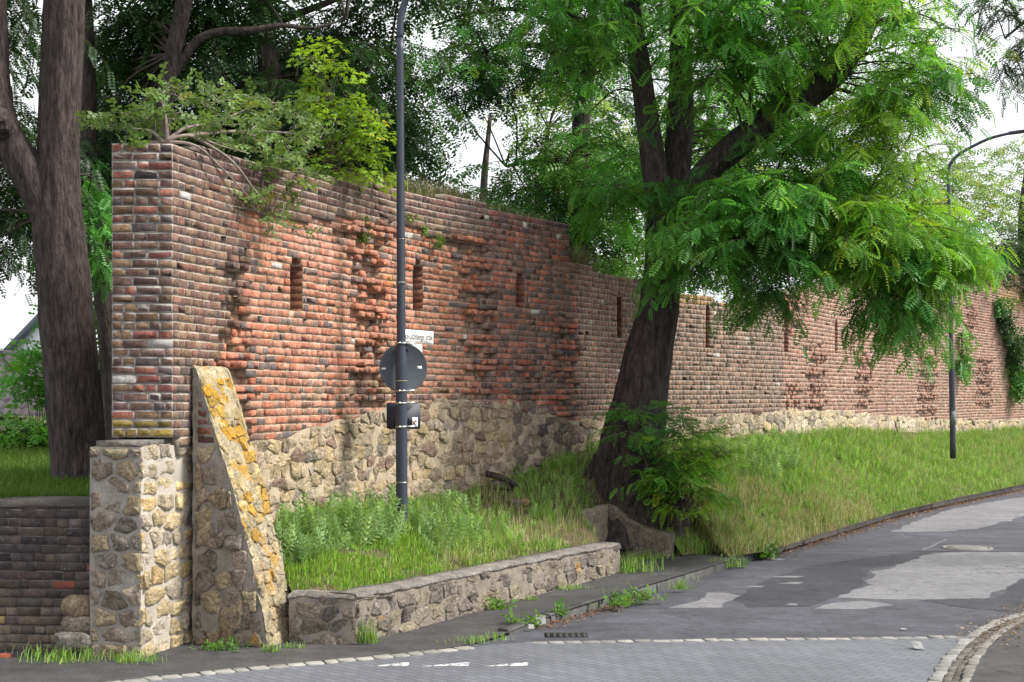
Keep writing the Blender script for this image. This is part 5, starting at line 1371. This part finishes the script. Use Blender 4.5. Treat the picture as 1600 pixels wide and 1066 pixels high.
# trees behind the wall on the left
tree('slender_tree', 'slender trunk between the forked tree and the brick end of the wall', 22.0,
     [[(186, 780, 44), (180, 650, 36), (172, 540, 32), (160, 440, 30), (148, 350, 28), (140, 260, 26), (138, 100, 22), (130, -100, 16)]],
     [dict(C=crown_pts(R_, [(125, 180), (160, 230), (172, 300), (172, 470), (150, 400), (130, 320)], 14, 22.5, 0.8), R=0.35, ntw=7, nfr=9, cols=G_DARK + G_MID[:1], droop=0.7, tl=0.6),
      dict(C=crown_pts(R_, [(-50, -300), (250, -300), (150, -120), (0, -120)], 8, 22.5, 1.5), R=0.7, ntw=6, nfr=7, T=T_LOC2, flen=0.3, cols=G_DARK)], seed=41, leaf=M_leafd)  # last clumps lie above the view, added for shading
sky1 = [(124, 0), (165, -10), (160, 60), (166, 90), (140, 125), (124, 130)]
tree('wall_tree', 'bare curved grey trunk rising right behind the brick end of the wall', 20.5,
     [[(240, 330, 36), (250, 215, 32), (257, 160, 28), (266, 110, 25), (276, 60, 25), (288, 0, 26), (300, -90, 22), (310, -250, 14)],
      [(268, 120, 15), (288, 90, 14), (310, 62, 14), (345, 50, 13), (392, 48, 12), (440, 40, 8, 0.1), (490, 44, 5, 0.3), (540, 30, 2, 0.5)]],
     [dict(C=crown_pts(R_, [(150, -40), (250, -60), (420, -40), (420, 40), (300, 60), (250, 130), (170, 110), (158, 50)], 42, 23.0, 1.5, holes=[sky1]), R=0.45, ntw=7, nfr=8, T=T_LOC2, flen=0.26, cols=G_DARK),
      dict(C=crown_pts(R_, [(130, 140), (250, 110), (250, 300), (170, 330), (130, 250)], 30, 24.0, 1.5), R=0.45, ntw=7, nfr=8, T=T_LOC2, flen=0.26, cols=G_DARK),
      dict(C=crown_pts(R_, [(100, -300), (600, -300), (600, -60), (150, -60)], 26, 21.5, 2.0), R=0.8, ntw=7, nfr=7, T=T_LOC2, flen=0.32, tl=1.1, cols=G_DARK)], seed=51, leaf=M_leafd)  # unseen overhead clumps added to shade the trees below
tree('wall_tree', 'stout furrowed trunk standing behind the wall above the overhanging shrub', 24.0,
     [[(432, 330, 50), (426, 200, 44), (422, 130, 36), (416, 70, 32), (408, 10, 30), (402, -80, 28), (396, -250, 18)],
      [(412, 40, 14), (470, 20, 12, 0.3), (540, -10, 9, 0.5), (600, -60, 6)],
      [(424, 150, 10), (500, 120, 10, 0.6), (560, 90, 8, 1.0), (610, 80, 5, 1.2)]],
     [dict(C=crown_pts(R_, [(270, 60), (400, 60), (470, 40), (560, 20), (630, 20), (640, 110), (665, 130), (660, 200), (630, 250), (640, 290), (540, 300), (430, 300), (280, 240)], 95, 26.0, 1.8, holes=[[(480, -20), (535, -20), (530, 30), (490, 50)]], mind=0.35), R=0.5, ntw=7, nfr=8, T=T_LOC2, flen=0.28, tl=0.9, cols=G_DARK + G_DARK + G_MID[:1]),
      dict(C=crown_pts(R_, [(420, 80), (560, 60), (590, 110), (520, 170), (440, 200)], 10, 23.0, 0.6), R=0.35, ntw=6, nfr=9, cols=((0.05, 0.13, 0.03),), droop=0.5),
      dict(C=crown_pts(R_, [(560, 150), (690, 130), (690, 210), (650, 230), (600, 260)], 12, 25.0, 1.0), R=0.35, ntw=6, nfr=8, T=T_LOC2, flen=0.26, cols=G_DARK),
      dict(C=crown_pts(R_, [(380, -260), (760, -260), (720, -30), (640, 30), (560, 10), (400, -60)], 34, 25.0, 2.2, holes=[[(470, -40), (535, -40), (535, 30), (470, 30)]]), R=0.75, ntw=7, nfr=8, T=T_LOC2, flen=0.32, tl=1.1, cols=G_DARK)], seed=61, leaf=M_leafd)  # clumps extended above the view to add overhead shade
# tree behind the wall, centre
tree('background_locust', 'dark-limbed locust behind the wall between lamp post and big locust', 29.0,
     [[(900, 520, 40), (903, 330, 34), (908, 200, 28), (914, 150, 26), (918, 110, 22), (925, 40, 16), (930, -80, 12)],
      [(915, 120, 14), (950, 60, 12), (985, 40, 9)], [(912, 150, 14), (860, 80, 10), (800, 70, 8), (760, 80, 5)], [(920, 90, 12), (830, 20, 8), (740, 20, 6), (680, 40, 4)], [(906, 260, 9), (850, 250, 7), (790, 260, 4)]],
     [dict(C=crown_pts(R_, [(680, -40), (1000, -60), (1000, 90), (900, 120), (800, 100), (740, 130), (700, 100)], 46, 28.5, 1.8, mind=0.4), R=0.5, ntw=7, nfr=9, T=T_LOC2, flen=0.28, cols=G_MID[:3] + G_DARK[1:2]),
      dict(C=crown_pts(R_, [(700, 110), (790, 100), (790, 190), (740, 170), (715, 200), (700, 160)], 10, 28.5, 1.0), R=0.3, ntw=6, nfr=8, T=T_LOC2, flen=0.24, cols=G_DARK + G_MID[:1]),
      dict(C=crown_pts(R_, [(770, 270), (830, 230), (960, 190), (1010, 220), (1010, 420), (930, 420), (890, 350), (820, 330), (750, 310)], 42, 28.0, 1.5, mind=0.4), R=0.5, ntw=7, nfr=9, T=T_LOC2, flen=0.28, cols=G_MID + G_DARK[:1]),
      dict(C=crown_pts(R_, [(650, -300), (1100, -300), (1100, -80), (680, -80)], 20, 29, 2.0), R=0.8, ntw=7, nfr=7, T=T_LOC2, flen=0.34, tl=1.1, cols=G_MID)], seed=71, leaf=M_leafd)  # clumps above the view added for their shade
# paler trees farther back
def far_tree(label, base, poly, n, Y, seed, cols, R=0.9, flen=0.5, tl=1.3, ntw=7, T=T_SPR, dY=2.0, holes=()):
    u, v = base
    return tree('background_tree', label, Y, [[(u, v, 22), (u + 4, v - 120, 17), (u - 4, v - 240, 12), (u + 6, v - 360, 6)]], [dict(C=crown_pts(R_, poly, n, Y, dY, holes=holes), R=R, ntw=ntw, nfr=8, T=T, flen=flen, tl=tl, cols=cols, upn=0.7)], seed=seed, group=None, smooth_n=40, sides=14)
far_tree('light green tree seen through the gap left of the big locust trunk', (850, 560), [(780, 110), (900, 80), (1000, 100), (1000, 330), (900, 320), (830, 240), (790, 190)], 30, 44.0, 81, G_PALE)
far_tree('yellow-green tree behind the big locust above the right part of the wall', (1150, 600), [(1060, 100), (1200, 60), (1340, 160), (1380, 260), (1400, 440), (1040, 450), (1040, 200)], 44, 44.0, 82, G_LIME)
far_tree('pale feathery tree behind the wall near the far lamp post', (1430, 600), [(1380, 270), (1440, 230), (1500, 215), (1560, 260), (1540, 420), (1380, 440)], 34, 58.0, 83, G_PALE)
far_tree('loose grey-green tree at the far right edge behind the wall', (1600, 600), [(1530, 230), (1560, 205), (1600, 200), (1720, 190), (1720, 420), (1560, 420), (1500, 400)], 34, 62.0, 84, G_PALE + ((0.07, 0.12, 0.05),), ntw=6)
far_tree('dark green tree low behind the wall right of the lamp post sign', (760, 540), [(680, 280), (740, 290), (850, 310), (880, 370), (1000, 420), (1010, 460), (900, 450), (760, 350)], 26, 34.0, 85, G_DARK + G_MID[:1], R=0.6, flen=0.4, tl=0.9)
far_tree('dark tree behind the forked trunk and the wall end', (330, 560), [(150, 60), (300, 30), (430, 60), (430, 320), (190, 330), (140, 240)], 34, 33.0, 88, G_DARK, R=0.7, flen=0.45, tl=1.0, holes=[sky1])
far_tree('dense dark tree filling the view behind the wall top left of the lamp post', (560, 520), [(430, 220), (640, 230), (670, 300), (560, 320), (440, 310)], 26, 31.0, 86, G_DARK, R=0.6, flen=0.4, tl=0.9)
far_tree('dark leafy tree on the terrace behind the slender trunk', (160, 700), [(125, 330), (175, 300), (185, 700), (165, 700), (150, 560), (130, 480)], 22, 27.0, 87, G_DARK + G_MID[:1], R=0.4, flen=0.35, tl=0.7, dY=1.0)
# twig overhanging from a tree on the other side of the road
tree('roadside_tree', 'tree off to the right whose dark twigs hang into the upper right corner', 22.0,
     [[(2150, 980, 70), (2130, 500, 56), (2100, 100, 48), (2060, -300, 36)], [(2100, 60, 30), (1900, -60, 20), (1720, -40, 14), (1620, 20, 7), (1570, 60, 3)], [(1720, -40, 8), (1640, 40, 5), (1590, 90, 3)]],
     [dict(C=np.concatenate([crown_pts(R_, [(1545, -40), (1660, -60), (1660, 90), (1600, 100), (1570, 60), (1550, 20)], 14, 21.8, 0.5), np.array([px(1562, 98, 21.8), px(1575, 112, 21.8), px(1590, 85, 21.6), px(1600, 120, 21.9), px(1545, 10, 21.7)])]), R=0.2, ntw=4, nfr=7, cols=G_DARK, tl=0.45, flen=0.2, droop=0.5),
      dict(C=crown_pts(R_, [(1900, -400), (2300, -400), (2300, -100), (1900, -100)], 10, 25, 1.5), R=0.8, ntw=7, nfr=7, T=T_LOC2, flen=0.3, tl=1.1, cols=G_DARK)], seed=91, leaf=M_leafd)

# hedge by the house
C = crown_pts(R_, [(30, 552), (85, 548), (90, 600), (80, 645), (55, 620), (35, 580)], 8, 27.0, 0.6)
shrub('garden_shrub', 'round-leaved green shrub in front of the tile roof at the left', 'shrub', 27, C, px(60, 730, 27), 1, T_SPR2, M_leaf, 15, R=0.22, ntw=6, nfr=7, flen=0.3, tl=0.5, droop=0.2, cols=G_MID, upn=0.8)
C = crown_pts(R_, [(-80, 676), (0, 670), (100, 668), (100, 722), (-80, 735)], 38, 24.5, 0.8)
shrub('hedge', 'low leafy hedge at the back of the terrace lawn', 'hedge', 24.5, C, px(20, 735, 24.5), 1, T_SPR2, M_leaf, 16, R=0.3, ntw=7, nfr=7, flen=0.28, tl=0.45, droop=0.2, cols=G_MID + G_DARK[1:2], upn=0.8)

# shrub hanging over the end of the wall
def wtop(u, dv=0, back=0.3):
    s = s_of_u(u); p = wall_S(np.array(s), -back, z_top(s)); p[2] += -dv / F * p[1]; return p
C = []
for (u, v, b) in ((195, 202, 0.2), (218, 196, 0.2), (243, 152, 0.3), (252, 172, 0.3), (290, 168, 0.4), (318, 195, 0.1), (345, 172, 0.3), (372, 158, 0.5), (398, 172, 0.3), (405, 205, 0.1), (432, 175, 0.4), (452, 205, 0.2), (380, 222, -0.1), (412, 236, -0.15), (440, 242, -0.2), (428, 272, -0.25), (446, 290, -0.25), (420, 308, -0.3), (426, 325, -0.32), (466, 262, -0.1), (492, 222, 0.2), (350, 208, 0.0)):
    Yw = Y_of_u(max(u, 270)); C.append(px(u, v, Yw + b * 1.2))
sh = thing('overhanging_shrub', 'pale green shrub sprawling over the top of the wall at its brick end', 'shrub', wtop(300))
F_, Tw = Acc(), Acc(); rs = np.random.default_rng(78)
T_OAK = sprig_template(6, 0.40, 0.13, 8)
sprays(F_, Tw, rs, C, 0.21, 6, 5, T_OAK, 0.18, 0.34, 0.12, ((0.15, 0.245, 0.065), (0.18, 0.28, 0.08), (0.12, 0.20, 0.055)), 0.2, (0.15, 0.4), 0.7, 0.0)
stem0 = px(255, 222, 14.75)
for pth in ([(255, 222, .3), (285, 212, .2), (310, 215, .1), (345, 228, -.1), (390, 240, -.2)], [(258, 222, .3), (290, 200, .3), (340, 190, .3), (400, 165, .5), (440, 160, .5)], [(300, 212, .15), (360, 250, -.25), (400, 300, -.3), (425, 325, -.33)], [(255, 222, .3), (235, 205, .3), (200, 200, .2)], [(290, 212, .2), (380, 205, .2), (460, 210, .2), (500, 230, .2)], [(262, 220, .3), (258, 180, .3), (248, 145, .3)], [(230, 223, .3), (300, 226, 0), (345, 262, -.25), (400, 320, -.3)]):
    c = catmull(np.array([px(u, v, Y_of_u(max(u, 270)) + b) for u, v, b in pth]), 20); Tw.tube(c, np.linspace(0.022, 0.005, 20), 7)
F_.build('foliage', leaf_mat('oak_leaf', 0.3, 0.45, 0.4), sh); Tw.build('stems', surf_mat('pale_bark', base=(0.24, 0.2, 0.17), bump=None), sh)
# maple sapling
C = [px(u, v, Y_of_u(500) + 0.6 + b) for u, v, b in ((505, 75, 0), (520, 95, .1), (495, 100, -.1), (530, 110, 0), (500, 130, .1), (515, 150, 0), (535, 150, .1), (520, 180, 0), (550, 175, .1), (500, 165, 0), (565, 185, .1), (590, 182, .1), (580, 195, 0), (545, 205, 0), (520, 220, -.1), (555, 225, 0), (540, 245, -.1), (520, 255, -.1), (550, 262, 0), (575, 215, .1), (490, 205, 0), (535, 268, -.1), (508, 240, 0), (480, 170, .1), (590, 240, .4), (600, 270, .5))]
shrub('maple_sapling', 'bright yellow-green maple sapling on the wall beside the overhanging shrub', 'sapling', 17.7, np.array(C), px(512, 285, Y_of_u(500) + 0.6), 1, T_MAP, leaf_mat('maple_leaf', 0.45, 0.45, 0.35, (1.3, 1.2, 0.5)), 19, R=0.12, ntw=3, nfr=4, flen=0.17, tl=0.22, droop=0.3, cols=((0.24, 0.40, 0.04), (0.27, 0.44, 0.05), (0.19, 0.34, 0.04)), elev=(0.1, 0.3), upn=0.35, stemr=0.008)
# ivy on the far part of the wall
def ivy(label, pts, seed, cols, dens=26, R=0.12):
    r = np.random.default_rng(seed); F_ = Acc(); Tw = Acc()
    P3 = np.array([wall_S(np.array(s_of_u(u)), 0.10, HC + (VH - v) / F * float(Y_of_u(u))) for u, v, _ in pts])
    t = thing('ivy', label, 'ivy', P3[-1])
    for q, (u, v, rad) in zip(P3, pts):
        sprays(F_, None, r, [q], rad, dens, 5, T_SPR2, 0.28, 0.35, 0.6, cols, 0.3, (-0.2, 0.5), 0.9, 0.2)
    Tw.tube(catmull(P3, 40), 0.03, 6)
    F_.build('foliage', M_leafd, t); Tw.build('stems', M_twig, t)
ivy('strip of ivy hanging down the far brick wall at the right edge', [(1556, 470, .25), (1560, 490, .3), (1566, 508, .35), (1570, 525, .4), (1576, 540, .5), (1580, 556, .5), (1578, 572, .5), (1582, 588, .4), (1590, 575, .35), (1580, 602, .2), (1588, 530, .3)], 3, G_MID + G_DARK)
ivy('small sprig of ivy on the wall just right of the far lamp post', [(1497, 520, .15), (1499, 545, .15), (1497, 560, .25), (1494, 570, .2)], 4, G_MID, 10)
ivy('dark ivy mass spilling over the top of the wall at the far right', [(1540, 405, .7), (1560, 395, .8), (1580, 400, .9), (1600, 410, .9), (1620, 420, 1.0), (1600, 440, .7), (1590, 385, .8), (1520, 400, .6), (1610, 460, .5)], 5, G_DARK, 40)

# ------------------------------------------------------------------ grass, weeds, leaf litter
def blades(acc, rng, P, hgt, wdt, cols, lean=0.35, dirx=None):
    n = len(P); th = rng.uniform(0, 2 * math.pi, n); a = np.abs(rng.normal(0, lean, n))
    h = hgt * rng.uniform(0.4, 1.25, n); d = np.stack([np.cos(th), np.sin(th), 0 * th], 1)
    sd = np.stack([-np.sin(th + 0.6), np.cos(th + 0.6), 0 * th], 1)
    m = P + np.array([0, 0, 1.0]) * (h * 0.55)[:, None] + d * (h * a * 0.35)[:, None]
    tp = P + np.array([0, 0, 1.0]) * (h * (1 - 0.35 * a))[:, None] + d * (h * a)[:, None]
    w = (wdt * rng.uniform(0.7, 1.3, n))[:, None]
    V = np.stack([P - sd * w, P + sd * w, m + sd * w * 0.75, m - sd * w * 0.75, tp], 1)
    cols = np.array(cols); c = cols[rng.integers(len(cols), size=n)] * rng.uniform(0.7, 1.3, (n, 1))
    k = np.arange(n)[:, None] * 5
    acc.add(V.reshape(-1, 3), [k + np.array([[0, 1, 2, 3]]), k + np.array([[3, 2, 4]])], np.repeat(c, 5, 0))
GRASS = ((0.19, 0.36, 0.06), (0.24, 0.42, 0.07), (0.16, 0.31, 0.055), (0.32, 0.46, 0.12), (0.27, 0.33, 0.13))
STRAW = ((0.48, 0.42, 0.22), (0.52, 0.45, 0.26), (0.38, 0.38, 0.17), (0.25, 0.32, 0.10), (0.2, 0.3, 0.08))
rg = np.random.default_rng(5)
Ab, As = Acc(), Acc()
def bank_sample(n):
    c = rg.random(n * 3); t = np.clip(rg.random(n * 3), 0.0, 0.985)
    P = bank_point(c, t); k = np.arange(NB_)
    wdt_ = np.linalg.norm(HIc - LOc, axis=1); stp = np.linalg.norm(np.gradient(0.5 * (LOc + HIc), axis=0), axis=1)
    wgt = np.interp(c * (NB_ - 1), k, wdt_ * stp); u, v = proj(P)
    # nearer ground gets more, finer blades
    wgt = wgt / P[:, 1] ** 1.5
    keep = rg.random(len(c)) < wgt / np.quantile(wgt, 0.9)
    return P[keep][:n], u[keep][:n], v[keep][:n], t[keep][:n]
P, U, V, T = bank_sample(150000)
nn = vnoise(P, 0.9, 3, 3); nm = vnoise(P, 2.6, 8, 2)
bare = (U > 700) & (U < 950) & (V > 740) & (V < 850) & (nn > -0.15)
keep = ~bare | (rg.random(len(P)) < 0.16)
keep &= (nm > -0.38) | (rg.random(len(P)) < 0.25)
keep &= ~((T < 0.07) & (U > 1000) & (U < 1330) & (rg.random(len(P)) < 0.5))
P, U, V, T, nn, nm = [q[keep] for q in (P, U, V, T, nn, nm)]
dry = ((U > 1060 + 30 * nn) & (U < 1340 + 150 * nn) & (T < 0.46 + 0.4 * nn) & (rg.random(len(P)) < 0.8)) | (rg.random(len(P)) < 0.06) | ((U > 690) & (U < 960) & (rg.random(len(P)) < 0.35)) | ((U > 1400) & (nn > 0.25) & (rg.random(len(P)) < 0.3))
lush = (U < 830) & (V > 838) & ~dry
tall = (~lush & (nm > -0.1))
for m, h, w, c, ln in ((lush, 0.13, 0.0045, ((0.22, 0.40, 0.045), (0.26, 0.44, 0.055), (0.18, 0.34, 0.045)), 0.6), (~lush & ~dry & tall & (U < 1000), 0.24, 0.005, GRASS, 0.65), (~lush & ~dry & tall & (U >= 1000), 0.28, 0.006, GRASS, 0.8), (~lush & ~dry & ~tall, 0.16, 0.006, GRASS, 0.5), (dry & (U < 1000), 0.16, 0.0045, STRAW, 0.7), (dry & (U >= 1000), 0.30, 0.005, STRAW, 0.75)):
    blades(Ab, rg, P[m], h * np.clip(0.75 + 0.9 * nm[m], 0.35, 1.5), w, c, ln)
Ps, Us, Vs, Ts = bank_sample(9000)
k = (Us > 690) & (vnoise(Ps, 1.7, 12, 2) > 0.0)
blades(Ab, rg, Ps[k], np.where(Us[k] > 1000, 0.42, 0.3), 0.0028, ((0.5, 0.45, 0.27), (0.42, 0.42, 0.2), (0.36, 0.42, 0.16)), 0.4)
tag(Ab.build('bank_grass', M_blade), 'long grass, green and straw dry, covering the bank below the wall', 'grass', kind='stuff')
# terrace lawn
x = rg.uniform(-12.5, pl[0] + 0.1, 90000); y = 14.62 + rg.random(90000) ** 1.6 * 10 + 0.1 * np.clip(-4.2 - x, 0, None)
Pz = np.column_stack([x, y, 1.50 + 0.02 * (y - 14.6)]); u, v = proj(Pz); k = (u > -700) & (u < 185)
At = Acc(); blades(At, rg, Pz[k], 0.13, 0.005, ((0.10, 0.19, 0.03), (0.12, 0.22, 0.035), (0.08, 0.15, 0.03)), 0.5)
tag(At.build('terrace_grass', M_blade), 'mown green grass on the terrace around the forked tree', 'grass', kind='stuff')
# nettles and other leafy weeds
def weeds(name, label, polys, n, h, cols, T, seed, kind='stuff'):
    r = np.random.default_rng(seed); A = Acc(); pts = []
    fl = BP.reshape(-1, 3); fu, fv = bu.ravel(), bv.ravel()
    for poly, k in zip(polys, n):
        us = [p[0] for p in poly]; vs = [p[1] for p in poly]; c = 0
        while c < k:
            m = 400; u = r.uniform(min(us), max(us), m); v = r.uniform(min(vs), max(vs), m); ok = inpoly(u, v, poly)
            for a, b in zip(u[ok], v[ok]):
                j = np.argmin((fu - a) ** 2 + (fv - b) ** 2)
                if (fu[j] - a) ** 2 + (fv[j] - b) ** 2 < 900: pts.append(fl[j] + np.append(r.normal(0, 0.05, 2), 0)); c += 1
                if c >= k: break
    p = np.array(pts); m = len(p); fd = np.array([0, 0, 1.0]) + r.normal(0, 0.34, (m, 3)); up = unit(r.normal(0, 1, (m, 3)) * [1, 1, 0.1])
    cs = np.array(cols); col = cs[r.integers(len(cs), size=m)] * r.uniform(0.75, 1.3, (m, 1))
    place(A, T, p, fd, up, h * r.uniform(0.3, 1.3, m), col)
    o = A.build(name, M_leaf); tag(o, label, 'weeds', kind=kind); return o
NET = ((0.20, 0.34, 0.13), (0.24, 0.39, 0.155), (0.16, 0.28, 0.10), (0.29, 0.43, 0.19))
weeds('nettles', 'grey-green nettles growing along the foot of the rubble footing', [[(432, 828), (560, 812), (640, 800), (620, 850), (560, 862), (440, 890)], [(640, 815), (720, 790), (745, 850), (690, 870), (648, 845)], [(1120, 705), (1230, 690), (1260, 740), (1220, 760), (1140, 745)]], (330, 190, 260), 0.34, NET, T_NET, 3)
weeds('leafy_weeds', 'bright leafy weeds mixed into the bank grass', [[(690, 800), (800, 830), (820, 860), (720, 870), (670, 840)], [(780, 745), (900, 735), (930, 800), (840, 830)], [(1160, 700), (1480, 690), (1590, 700), (1560, 750), (1330, 790), (1200, 780)], [(1060, 790), (1120, 780), (1300, 800), (1290, 820), (1150, 850)]], (220, 160, 2600, 220), 0.22, ((0.19, 0.36, 0.07), (0.24, 0.42, 0.09), (0.15, 0.30, 0.055), (0.28, 0.43, 0.14)), T_NET, 4)
# single tufts along kerb and walls
def tuft(base, h, n, spread, seed, label, cols=GRASS, leafy=False, name='weed_tuft', group='weed tufts along the kerb and wall feet'):
    r = np.random.default_rng(seed); A = Acc(); b = np.asarray(base, float)
    P = b + np.column_stack([r.normal(0, spread, n), r.normal(0, spread * 0.5, n), np.full(n, -0.01)])
    if leafy:
        fd = np.array([0, 0, 0.55]) + r.normal(0, 0.5, (n, 3)); fd[:, 2] = np.abs(fd[:, 2]) + 0.1
        col = np.array(cols)[r.integers(len(cols), size=n)] * r.uniform(0.8, 1.25, (n, 1))
        place(A, T_SPR2, P, fd, np.array([0, 0, 1.0]) + r.normal(0, 0.3, (n, 3)), h * r.uniform(0.6, 1.2, n), col)
    else:
        blades(A, r, P, h, 0.005, cols, 0.5)
    o = A.build(name, M_leaf if leafy else M_blade); tag(o, label, 'weeds', group); return o
TU = [(575, 1005, .26, 90, .06, 0, 'tall grass tuft at the front corner of the low bed wall'),
      (985, 900, .34, 320, .22, 0, 'broad clump of long grass in the gap between low wall end and stair cheek'),
      (1010, 880, .26, 200, .2, 0, 'grass clump under the swept stair cheek wall'),
      (1075, 872, .42, 260, .16, 0, 'tall grass clump at the right end of the stair cheek wall'),
      (770, 955, .14, 60, .1, 1, 'pale weeds at the foot of the low wall, near its middle'),
      (797, 940, .17, 60, .05, 0, 'upright grass tuft at the low wall foot right of the pale weeds'),
      (832, 940, .1, 70, .06, 0, 'short round grass tuft at the low wall foot'),
      (895, 925, .13, 120, .14, 0, 'wide grass tuft at the low wall foot near its far end'),
      (815, 978, .18, 22, .06, 1, 'bushy weed on the kerb left of the white paper'),
      (878, 962, .16, 14, .06, 1, 'thin weed leaning on the kerb right of the white paper'),
      (965, 948, .2, 22, .08, 1, 'dandelion-like rosette in the gutter at the kerb'),
      (985, 943, .14, 16, .08, 1, 'small leafy weed just right of the rosette in the gutter'),
      (1010, 938, .18, 22, .09, 1, 'leafy weed below the kerb where the pavement narrows'),
      (1062, 920, .16, 60, .07, 0, 'grass tuft hanging over the kerb edge'),
      (1130, 885, .16, 110, .14, 0, 'grass tuft on the end of the asphalt strip'),
      (1040, 905, .1, 120, .2, 0, 'low grass patch on the pavement edge beside the kerb'),
      (1150, 885, .17, 20, .1, 1, 'leafy weed in the gutter where the raised kerb begins again'),
      (1192, 873, .24, 34, .1, 1, 'dark green leafy bush against the kerb at the roadside'),
      (735, 1003, .09, 70, .1, 0, 'small grass tuft where the cobble strip ends'),
      (775, 998, .09, 60, .1, 0, 'low grass at the start of the kerb'),
      (210, 1032, .12, 140, .14, 0, 'grass tuft at the foot of the plinth in shade'),
      (100, 1030, .16, 200, .25, 0, 'spread of grass along the dark retaining wall'),
      (425, 1018, .12, 50, .05, 0, 'thin tuft at the toe of the buttress'),
      (345, 1015, .10, 60, .12, 1, 'low ragged weeds between plinth and buttress'),
      (460, 1012, .08, 40, .08, 0, 'short tuft between buttress toe and low wall'),
      (1300, 832, .12, 30, .05, 0, 'tiny tuft growing out of the kerb joint'),
      (1222, 858, .13, 40, .05, 0, 'tuft growing between kerb stones above the leaf litter')]
for i, (u, v, h, n, sp_, lf, lab) in enumerate(TU):
    tuft(gp(u, v, 0.05 if 820 < u < 1150 else 0.02), h, n, sp_, 100 + i, lab, GRASS if not lf else ((0.10, 0.21, 0.05), (0.13, 0.25, 0.06)), bool(lf))
# dry grass along the top of the wall
Aw = Acc()
for (ua, ub, n, h) in ((545, 625, 700, .22), (640, 770, 1500, .3), (770, 880, 500, .16), (893, 945, 700, .42), (480, 545, 250, .16)):
    u = rg.uniform(ua, ub, n); P = np.array([wtop(a, 0, b) for a, b in zip(u, rg.uniform(0.12, 0.55, n))]); blades(Aw, rg, P, h, 0.005, ((0.22, 0.21, 0.11), (0.3, 0.26, 0.15), (0.1, 0.16, 0.04), (0.13, 0.12, 0.07)), 0.5)
tag(Aw.build('wall_top_grass', M_blade), 'dry tufted grass growing along the top of the brick wall', 'grass', kind='stuff')
for i, (u, v) in enumerate(((640, 350), (665, 368), (680, 388), (573, 358), (570, 380), (215, 232), (455, 318), (410, 330))):
    s = s_of_u(u); p = wall_S(np.array(s), 0.0, HC + (VH - v) / F * float(Y_of_u(u)))
    if u < 270: p = pier_S(np.array(0.37), 0.03, HC + (VH - v) / F * 14.4)
    tuft(p, 0.16, 12, 0.05, 300 + i, ('little fern-like weed in a brick joint just right of the lamp post', 'small weed below the topmost one right of the lamp post', 'lowest of the three small weeds right of the lamp post', 'weed hanging in the broken brickwork left of the lamp post', 'lower weed in the broken brickwork left of the lamp post', 'moss tuft near the top of the brick end face', 'tiny weed under the overhanging shrub at its right', 'tiny weed under the overhanging shrub at its left')[i], ((0.09, 0.17, 0.05), (0.12, 0.2, 0.06)), True, group='weeds rooted in the brickwork')
# leaf litter in the gutter
r = np.random.default_rng(44); A = Acc()
def litter(n, fn, cols):
    P = np.array([fn() for _ in range(n)]); th = r.uniform(0, 6.3, n); fd = np.stack([np.cos(th), np.sin(th), r.normal(0, 0.3, n)], 1)
    col = np.array(cols)[r.integers(len(cols), size=n)] * r.uniform(0.6, 1.3, (n, 1))
    place(A, np.array([leaf_quads((0, 0, 0), (1, 0, 0.1), 0.28, 0.4)]), P, fd, np.array([0, 0, 1.0]) + r.normal(0, 0.4, (n, 3)), r.uniform(0.02, 0.055, n), col)
LB = ((0.33, 0.16, 0.08), (0.25, 0.12, 0.06), (0.4, 0.24, 0.12), (0.16, 0.09, 0.05))
def g1():
    d = r.uniform(9.2, kd[-1] - 8); return kerb_at(np.array(d), -abs(r.normal(0, 0.16)) - 0.02, 0.012)
litter(3200, g1, LB)
def g2():
    d = r.uniform(1.5, 4.5); return kerb_at(np.array(d), -abs(r.normal(0, 0.12)) - 0.02, 0.012)
litter(350, g2, LB)
def g3():
    t = r.random(); a, b = gp(1530, 1010), gp(1660, 945); p = a * (1 - t) + b * t; return p + [r.normal(0, 0.12), r.normal(0, 0.3), 0.06]
litter(700, g3, ((0.14, 0.09, 0.06), (0.2, 0.13, 0.09), (0.3, 0.24, 0.18)))
tag(A.build('leaf_litter', M_leafd), 'brown dead leaves gathered in the gutters along the kerbs', 'leaves', kind='stuff')
